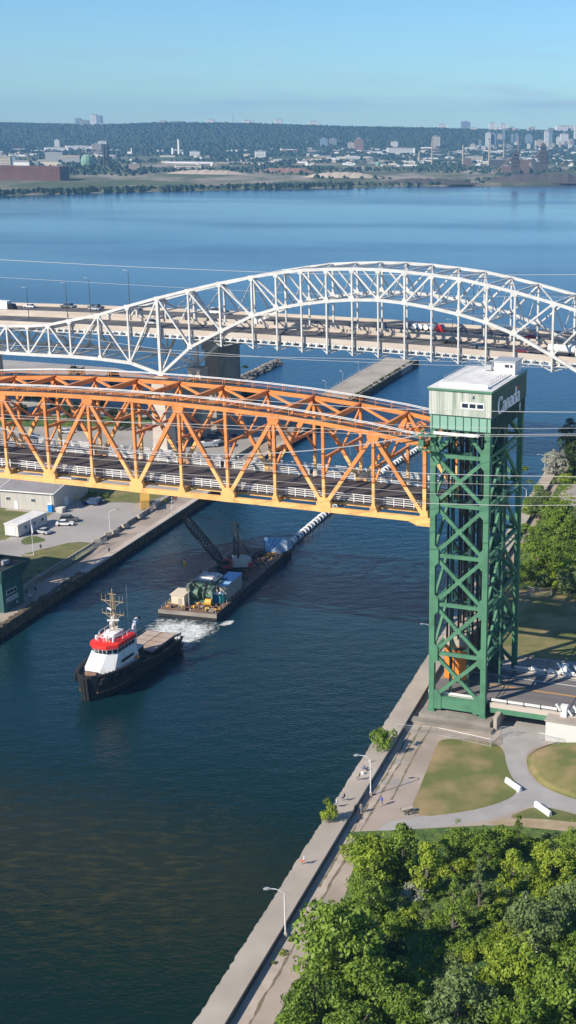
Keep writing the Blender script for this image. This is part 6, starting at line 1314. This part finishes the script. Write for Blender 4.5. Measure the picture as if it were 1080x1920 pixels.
# parked cars in the lots below the arch bridge
i = 0
for (x, y) in ((125, 812), (62, 822), (278, 805), (290, 803), (300, 802), (395, 838), (405, 834), (415, 830), (424, 826), (432, 836), (402, 822), (412, 818), (440, 822), (380, 828), (345, 815), (30, 830), (150, 806)):
    c = ('white', 'blue', 'red', 'black', 'blue', 'silver', 'black', 'grey', 'white', 'blue')[i % 10]; p = at(x, y, ZL); put_car('suv' if i % 3 else 'parked_car', c, (p.x, p.y, ZL), rnd.choice((.3, 1.9, -1.2)), c+' car in the parking lot under the highway bridges, seen through the orange truss', 'cars parked under the highway bridges'); i += 1
p = at(415, 828, ZL); bt = empty('trailer_boat', (p.x-3, p.y-8, ZL), .4, 'white boat parked among the cars under the highway bridge', 'boat')
MB().loft([[(-3.5, -1.1, .6), (-3.5, 1.1, .6), (-3.5, 1.3, 1.8), (-3.5, -1.3, 1.8)], [(1.5, -1, .6), (1.5, 1, .6), (1.5, 1.3, 1.9), (1.5, -1.3, 1.9)], [(4, -.1, 1.2), (4, .1, 1.2), (4.3, .1, 2.2), (4.3, -.1, 2.2)]]).build('hull', M['white'], bt); MB().b2(-1, 1, -.8, .8, 1.85, 2.7).build('cabin', M['glass'], bt)

# ------------------------------------------------------------------ far shore
def ys(x): return 2570+.6*x-.0003*x*x if x > -900 else 2570-540-243+(x+900)*.9
def zland(x, y):
    t = y-ys(x)
    if t < 0: return -1.5
    z = min(3.0, t*.2)+min(1, t/2200)*12
    crest = 117-.012*max(0, x+900)+3*math.sin(x*.0011+1)+3*math.sin(x*.0043); u = min(1, max(0, (y-4650-180*math.sin(x*.0021)-90*math.sin(x*.0067))/1700)); u = u*u*(3-2*u)
    return z+(crest-z)*u
def terrain():
    nx, ny = 190, 150; v = []; f = []; rs = np.random.RandomState(1)
    for j in range(ny):
        for i in range(nx):
            x = -6500+11000*i/(nx-1); a = ys(x)-3; t = j/(ny-1); y = a+(9400-a)*t**1.35; z = zland(x, y); 
            if y > 4700: z += rs.uniform(-4, 4)
            v.append((x, y, z if j else -1.5))
    for j in range(ny-1):
        for i in range(nx-1): q = j*nx+i; f.append((q, q+1, q+nx+1, q+nx))
    m = mat('far_land', (.1, .1, .05), .95); n = m.node_tree; l = n.links.new; b = n.nodes['Principled BSDF']; g = n.nodes.new('ShaderNodeNewGeometry'); s_ = n.nodes.new('ShaderNodeSeparateXYZ'); l(g.outputs['Position'], s_.inputs[0])
    mp = n.nodes.new('ShaderNodeMapping'); mp.inputs['Scale'].default_value = (1, .4, 0); l(g.outputs['Position'], mp.inputs[0])
    a = n.nodes.new('ShaderNodeTexNoise'); a.inputs['Scale'].default_value = .006; a.inputs['Detail'].default_value = 9; a.inputs['Roughness'].default_value = .65; l(mp.outputs[0], a.inputs[0])
    r = n.nodes.new('ShaderNodeValToRGB'); e = r.color_ramp.elements; e[0].position = .38; e[0].color = (.055, .08, .03, 1); e[1].position = .7; e[1].color = (.36, .30, .25, 1); q = e.new(.49); q.color = (.085, .10, .045, 1); q = e.new(.57); q.color = (.24, .205, .155, 1); l(a.outputs[0], r.inputs[0])
    hz = n.nodes.new('ShaderNodeMapRange'); hz.inputs[1].default_value = 3600; hz.inputs[2].default_value = 4500; l(s_.outputs[1], hz.inputs[0]); mx = n.nodes.new('ShaderNodeMixRGB'); mx.inputs[2].default_value = (.028, .055, .022, 1); l(hz.outputs[0], mx.inputs[0]); l(r.outputs[0], mx.inputs[1]); l(mx.outputs[0], b.inputs['Base Color'])
    MB().add(v, f).build('hills', m, kind='structure')
terrain()
def blobs(name, pts, sz, m, label, cat):
    rs = np.random.RandomState(len(pts)); n = len(pts); base = np.array([(1, 0, 0), (.31, .95, 0), (-.81, .59, 0), (-.81, -.59, 0), (.31, -.95, 0), (.5, .3, .75), (-.45, .4, .8), (0, -.6, .7), (0, 0, 1.05)]); F = [(0, 1, 5), (1, 2, 6), (1, 6, 5), (2, 3, 6), (3, 7, 6), (3, 4, 7), (4, 0, 7), (0, 5, 7), (5, 6, 8), (6, 7, 8), (7, 5, 8)]
    P = np.array(pts); S_ = rs.uniform(sz[0], sz[1], n)
    V = (base[None]*(1+rs.uniform(-.3, .3, (n, 9, 1)))*S_[:, None, None]*np.array([1, 1, .95])+P[:, None, :]).reshape(-1, 3); fs = [tuple(i*9+k for k in f) for i in range(n) for f in F]
    me = bpy.data.meshes.new(name); me.from_pydata(V.tolist(), [], fs); me.materials.append(m); o = bpy.data.objects.new(name, me); col.objects.link(o); tag(o, label, cat, kind='stuff')
M['farleaf'] = leafmat('far_leaf', (.012, .030, .022), (.024, .050, .030), 0)
rs = np.random.RandomState(8); pts = []
while len(pts) < 12000:
    y = rs.uniform(4500, 6280); x = rs.uniform(-.37, .13)*y-40; pts.append((x, y, zland(x, y)-2.5))
blobs('far_woods', pts, (6, 11), M['farleaf'], 'dark wooded slope of the long ridge on the horizon', 'woods')
pts = []
while len(pts) < 2900:
    y = rs.uniform(2700, 4700); x = rs.uniform(-.37, .13)*y-40
    if y-ys(x) < 700 and rs.random() > .42: continue
    if math.sin(x*.013+y*.004)+math.sin(x*.0041-y*.009) < -.2: continue
    pts.append((x, y, zland(x, y)-1))
blobs('plain_trees', pts, (4, 9), M['farleaf'], 'trees scattered over the flat city land below the ridge', 'trees')
pts = []
for x0, x1, n in ((-760, -430, 520), (-430, -300, 120), (-330, -190, 330), (-190, 60, 80)):
    for _ in range(n): x = rs.uniform(x0, x1); pts.append((x, ys(x)+abs(rs.normal())*28+8, 1.0))
blobs('shore_trees', pts, (3.5, 8), M['farleaf'], 'belt of green trees along the far harbour shore', 'trees')
FM = {'white': mat('far_white', (.82, .80, .77), .7), 'cream': mat('far_cream', (.62, .54, .42), .8), 'grey': mat('far_grey', (.30, .31, .31), .8), 'blue': mat('far_bluegrey', (.25, .34, .44), .6), 'brick': mat('far_brick', (.32, .17, .12), .85), 'dark': mat('far_dark', (.06, .055, .055), .8), 'mill': mat('far_mill_red', (.17, .08, .065), .85, c2=(.13, .06, .05), scale=.05), 'tan': mat('far_tan', (.40, .33, .26), .9), 'rust': mat('far_rust', (.22, .13, .10), .9), 'green': mat('far_green', (.18, .30, .22), .8), 'win': mat('far_window', (.08, .09, .11), .4)}
def gz(x, yb):
    v = FW + RT*((x-CAM_PX)/CAM_F) - UP*((yb-960)/CAM_F); t = 1900/v.y
    while t*v.y < 7000:
        P = C0+v*t
        if P.z <= zland(P.x, P.y): break
        t += 6/v.y
    return P, max(1.0, zland(P.x, P.y))
def far_box(x0, x1, yt, yb, c, label, name='far_building', dep=None, Y=None, shape='block', group=None, cat='building', roofc='grey'):
    if Y: P = atY((x0+x1)/2, yb, Y); z = zland(P.x, Y)-3
    else: P, z = gz((x0+x1)/2, yb)
    d = (P-C0).dot(FW); w = (x1-x0)*d/CAM_F; top = (Vector((P.x, P.y, 0))+Vector((0, 0, z))); h = (yb-yt)*d/CAM_F
    if Y: h += P.z-z
    h = max(h, 3); dep = dep or max(8, w*.6); r = empty(name, (P.x, P.y+dep/2, z), 0, label, cat, group)
    if shape == 'gable':
        MB().b2(-w/2, w/2, -dep/2, dep/2, 0, h*.75).build('wall', FM[c], r); MB().prof([(-w/2-.5, h*.75), (w/2+.5, h*.75), (w/2-.5, h), (-w/2+.5, h)], -dep*.5-.4, dep*.5+.4).build('roof', FM[roofc], r)
    elif shape == 'stack': MB().tube([(0, 0, 0), (0, 0, h)], max(1.6, w/2), 10, max(1.2, w/2*.7)).build('shaft', FM[c], r); MB().tube([(0, 0, h-2.5), (0, 0, h+.3)], max(1.5, w/2*.85), 10).build('rim', FM['dark'], r)
    elif shape == 'dome':
        MB().loft([[(math.cos(t*.524)*w/2*q, math.sin(t*.524)*w/2*q, h*zz) for t in range(12)] for q, zz in ((1, 0), (1, .5), (.8, .8), (.4, .97), (.05, 1))]).build('dome', FM[c], r)
    else:
        wl = MB().b2(-w/2, w/2, -dep/2, dep/2, 0, h).build('wall', FM[c], r); MB().b2(-w*.22, w*.2, -dep*.2, dep*.2, h, h+max(1.2, min(4, h*.12))).b2(-w/2-.3, w/2+.3, -dep/2-.3, dep/2+.3, h-.1, h+.35).build('roof', FM[roofc], r)
        fl = int(min(14, h/3.4)); mb = MB()
        if fl >= 2:
            for k in range(fl): z1 = (k+.35)*h/fl; mb.b2(-w*.44, w*.44, -dep/2-.15, -dep/2, z1, z1+h/fl*.4); mb.b2(w/2, w/2+.15, -dep*.4, dep*.4, z1, z1+h/fl*.4)
            mb.build('window_band', FM['win'], r)
    return r
for a in [(-30, 113, 313, 338, 'mill', 'long dark red mill shed on the far left shore', dict(shape='gable', roofc='mill', dep=60, cat='mill shed')), (108, 120, 309, 336, 'grey', 'pale end building attached to the long red mill shed', {}), (0, 20, 294, 314, 'cream', 'yellowish block behind the red mill shed', {}), (18, 30, 293, 312, 'blue', 'blue block beside the yellowish one behind the mill shed', {}),
  (26, 55, 301, 313, 'white', 'pale shed behind the middle of the mill', dict(shape='gable')), (53, 72, 303, 313, 'green', 'greenish white shed behind the mill', dict(shape='gable')), (70, 110, 300, 313, 'cream', 'cream long shed behind the right end of the mill', dict(shape='gable')), (85, 118, 286, 301, 'grey', 'dark gabled workshop on the far left', dict(shape='gable')), (118, 150, 292, 306, 'grey', 'grey gabled works hall right of the dark one', dict(shape='gable', roofc='tan')), (150, 175, 290, 312, 'green', 'greenish arched works hall', dict(shape='dome')),
  (83, 128, 277, 284, 'white', 'white low factory with a square tower', {}), (103, 112, 263, 280, 'white', 'white square water tower on legs on the left', dict(cat='tower')), (122, 173, 274, 282, 'white', 'long white warehouse on the left plain', {}), (172, 190, 271, 284, 'tan', 'tan sloping conveyor house', {}), (184, 199, 265, 272, 'white', 'white headhouse at the top of the conveyor', {}), (193, 198, 272, 312, 'dark', 'left of the two tall dark stove towers', dict(shape='stack', cat='chimney')), (201, 206, 272, 312, 'dark', 'right of the two tall dark stove towers', dict(shape='stack', cat='chimney')),
  (245, 248, 276, 292, 'white', 'small white chimney left of centre', dict(shape='stack', cat='chimney')), (333, 338, 261, 292, 'white', 'tall white chimney with twin silos', dict(shape='stack', cat='chimney')), (321, 327, 276, 292, 'white', 'white silo left of the tall white chimney', dict(shape='stack', cat='silo')), (339, 345, 284, 292, 'white', 'white dome right of the tall white chimney', dict(shape='dome', cat='storage dome')), (356, 374, 284, 293, 'white', 'white clustered works right of the tall white chimney', {}),
  (310, 400, 303.5, 306.5, 'white', 'long thin pale roof across the centre plain', dict(dep=30)), (400, 495, 304.5, 307.5, 'tan', 'right continuation of the long thin pale roof', dict(dep=30)), (327, 377, 309.5, 316, 'cream', 'cream warehouse in front of the long thin roof', {}), (478, 498, 284, 298, 'white', 'white works with sloping conveyor in the centre', {}), (242, 262, 308, 320, 'tan', 'ruined tan structure on the left wasteland', {}), (704, 714, 303, 311, 'green', 'green storage tank on the right plain', dict(shape='dome', cat='storage tank')),
  (600, 614, 261, 275, 'blue', 'blue-grey apartment block in the centre', {}), (617, 631, 261, 272, 'grey', 'grey apartment block right of the blue one', {}), (652, 664, 268, 280, 'cream', 'cream block left of the brick-based tower', {}), (665, 681, 262, 285, 'brick', 'pinkish tower block with blue top', {}), (733, 746, 266, 277, 'white', 'small white high-rise right of centre', {}), (725, 778, 278, 290, 'white', 'long white stadium-like hall', dict(roofc='rust')), (700, 716, 284, 290, 'white', 'white sloping roof left of the long white hall', {}),
  (810, 825, 257, 277, 'cream', 'cream slab tower behind the first chimney', {}), (910, 920, 250, 275, 'white', 'bright white tower of the downtown pair', {}), (920, 930, 252, 275, 'blue', 'blue-grey tower beside the bright white one', {}), (933, 941, 252, 262, 'cream', 'rounded cream tower downtown', {}), (942, 947, 243, 265, 'blue', 'slim blue glass tower downtown', {}), (958, 963, 253, 269, 'blue', 'thin grey tower left of the city centre', {}), (966, 971, 252, 270, 'blue', 'thin tower beside its twin', {}), (985, 998, 254, 270, 'blue', 'pair of hazy blue-grey towers', {}), (1003, 1021, 264, 276, 'cream', 'low cream block by the tall white tower', {}), (1020, 1028, 247, 278, 'white', 'tall white tower with its darker twin', {}), (1029, 1035, 249, 275, 'blue', 'darker twin right of the tall white tower', {}), (1043, 1050, 258, 272, 'white', 'white tower left of the wide white slab', {}), (1050, 1065, 252, 272, 'white', 'wide white slab block', {}), (1076, 1086, 237, 262, 'white', 'tallest white tower at the right edge', {}), (1066, 1074, 262, 275, 'cream', 'cream tower near the right edge', {}),
  (784, 788, 283, 305, 'tan', 'short tan chimney left of the five tall ones', dict(shape='stack', cat='chimney')), (808.5, 811.5, 262, 309, 'tan', 'first tall chimney from the left', dict(shape='stack', cat='chimney')), (866, 870, 271, 311, 'tan', 'second tall chimney from the left', dict(shape='stack', cat='chimney')), (915, 919, 262, 308, 'tan', 'third tall chimney from the left', dict(shape='stack', cat='chimney')), (943, 946, 264, 300, 'tan', 'fourth slim chimney from the left', dict(shape='stack', cat='chimney')), (970, 974, 255, 292, 'rust', 'rightmost chimney with reddish top', dict(shape='stack', cat='chimney')),
  (870, 884, 297, 312, 'rust', 'brown works beside the second chimney', {}), (917, 955, 300, 311, 'dark', 'long dark works hall behind the furnace', {}), (975, 992, 301, 325, 'rust', 'rusty furnace works right of the dark furnace', {}), (940, 958, 312, 327, 'rust', 'low rusty works left of the dark furnace', {}), (1000, 1018, 304, 322, 'dark', 'dark ore works at the far right', {}), (960, 995, 295, 300, 'white', 'white long roof behind the furnaces', {}), (880, 905, 293, 301, 'cream', 'cream works hall with pale roof', {})]:
    far_box(a[0], a[1], a[2], a[3], a[4], a[5], **a[6])
def furnace(x0, x1, yt, yb, label):
    P, z = gz((x0+x1)/2, yb); d = (P-C0).dot(FW); w = (x1-x0)*d/CAM_F; h = (yb-yt)*d/CAM_F; r = empty('blast_furnace', (P.x, P.y, z), 0, label, 'blast furnace')
    MB().loft([[(x*w/2*a, y*w/2*a, h*zz) for x, y in ((-1, -1), (1, -1), (1, 1), (-1, 1))] for a, zz in ((1, 0), (.8, .3), (.75, .75), (.5, .8), (.5, .95))]).build('furnace_stack', FM['dark'], r); mb = MB()
    for s in (-1, 1): mb.bar((s*w*.6, 0, 0), (s*w*.2, 0, h), 1.2, 1.2); mb.bar((s*w*.55, 4, h*.45), (0, 0, h*1.02), 1.4, 1.4)
    for i in range(5): mb.b2(-w*.55+i*w*.06, w*.55-i*w*.06, -w*.45, w*.45, h*(.15+i*.17), h*(.15+i*.17)+.9)
    mb.build('framework', FM['dark'], r); MB().bar((-w*.4, 0, h*.7), (-w*2.2, 5, 2), 2, 2.5).build('skip_bridge', FM['rust'], r)
furnace(957, 975, 284, 326, 'dark blast furnace with skip bridge on the far right shore'); furnace(1009, 1026, 270, 322, 'black openwork blast furnace further right')
for i, (x0, x1, yt, c, lb) in enumerate([(171, 181, 216, 'white', 'white slab tower on the ridge skyline'), (181, 191, 218, 'blue', 'blue-grey half of the ridge slab tower'), (141, 152, 223, 'blue', 'dark stepped block on the ridge left of the white tower'), (152, 166, 226, 'grey', 'lower block right of the stepped one on the ridge'), (387, 401, 224, 'white', 'pale block on the ridge left of centre'), (515, 528, 224, 'white', 'pale block on the ridge near centre'), (455, 475, 226, 'white', 'low white blocks on the ridge'), (300, 312, 227, 'cream', 'cream block on the ridge'), (318, 345, 228, 'grey', 'long low block on the ridge'), (578, 598, 228, 'white', 'white blocks on the ridge right of centre'), (820, 838, 233, 'white', 'pale ridge blocks above the first chimney'), (864, 882, 228.5, 'blue', 'broad grey block on the ridge'), (917, 930, 231, 'white', 'white block on the ridge above downtown'), (936, 950, 232.5, 'white', 'second white block on the ridge above downtown'), (1042, 1080, 236.5, 'white', 'long white ridge buildings at the right edge')]):
    far_box(x0, x1, yt, 240, c, lb, Y=6350, dep=25)
mst = far_box(436.6, 437.6, 216, 240, 'grey', 'thin radio mast on the ridge skyline', name='radio_mast', Y=6350, shape='stack', cat='mast')
rnd = random.Random(77)
for i in range(285):
    u_ = rnd.random(); x = rnd.uniform(-10, 1090) if u_ < .5 else rnd.uniform(560, 1090); y = rnd.uniform(281, 312) if x > 200 else rnd.uniform(283, 296); c = rnd.choice(('white', 'white', 'cream', 'grey', 'brick', 'white', 'tan')); w = rnd.uniform(3, 10) if rnd.random() < .72 else rnd.uniform(12, 30); h = rnd.uniform(2.2, 4.6)
    far_box(x, x+w, y-h, y, c, {'white': 'small white building', 'cream': 'small cream building', 'grey': 'small grey building', 'brick': 'small brick building', 'tan': 'small tan building'}[c]+' among the trees of the far city plain', name='far_house', group='small buildings of the far city plain', shape=rnd.choice(('gable', 'block')), roofc=rnd.choice(('grey', 'white', 'tan')))
for i in range(34):
    x = rnd.uniform(880, 1085); w = rnd.uniform(4, 9); y = rnd.uniform(272, 282); far_box(x, x+w, y-rnd.uniform(5, 11), y, rnd.choice(('white', 'cream', 'blue', 'grey')), 'mid-rise block in the hazy downtown cluster at the right', name='downtown_block', group='downtown blocks')
for i in range(36):
    x = rnd.uniform(0, 1080); w = rnd.uniform(4, 14); far_box(x, x+w, 231.5+x*.008+rnd.uniform(-1, 2), 242, rnd.choice(('white', 'cream', 'grey')), 'low building on the tree-covered ridge skyline', name='ridge_building', group='low buildings on the ridge', Y=6300, dep=20)
def pile(x0, x1, yt, yb, c, label, seed):
    P, z = gz((x0+x1)/2, yb); d = (P-C0).dot(FW); w = (x1-x0)*d/CAM_F; h = (yb-yt)*d/CAM_F; rs = np.random.RandomState(seed); rings = []; n = 26
    for k in range(n+1): x = -w/2+w*k/n; e = min(1, 3.2*min(k, n-k)/n+.05); hh = h*e*rs.uniform(.8, 1.05); rings.append([(x, -22*e, 0), (x, -8*e, hh*.75), (x, 0, hh), (x, 12*e, hh*.8), (x, 30*e, 0)])
    o = MB().loft(rings).build('ore_pile', FM[c]); o.location = (P.x, P.y+22, z-1); tag(o, label, 'ore heap')
pile(700, 905, 334, 345, 'dark', 'long low dark ore heap along the right shore', 1); pile(900, 1140, 325, 343, 'dark', 'tall dark coal heap on the far right shore', 2); pile(560, 720, 322, 334, 'tan', 'brown spoil heap right of the tree belt', 3); pile(300, 470, 318, 327, 'tan', 'pale rubble heaps on the wasteland', 4); pile(470, 600, 314, 324, 'rust', 'reddish earth bank on the central wasteland', 5)

# ------------------------------------------------------------------ air
hz = MB().b2(-7200, 5200, -500, 9480, -2.6, 262).build('haze', mat('haze', (1, 1, 1)))
hm = hz.data.materials[0]; n = hm.node_tree; n.nodes.clear(); o = n.nodes.new('ShaderNodeOutputMaterial'); v = n.nodes.new('ShaderNodeVolumePrincipled'); v.inputs['Color'].default_value = (.30, .62, 1, 1); v.inputs['Density'].default_value = 8.2e-5; v.inputs['Anisotropy'].default_value = 0
n.links.new(v.outputs[0], o.inputs['Volume']); tag(hz, 'pale blue haze over the harbour', 'haze', kind='stuff')
for k, pr_ in protos.items():
    if k not in used:
        for c in kids(pr_): bpy.data.objects.remove(c)
        bpy.data.objects.remove(pr_)
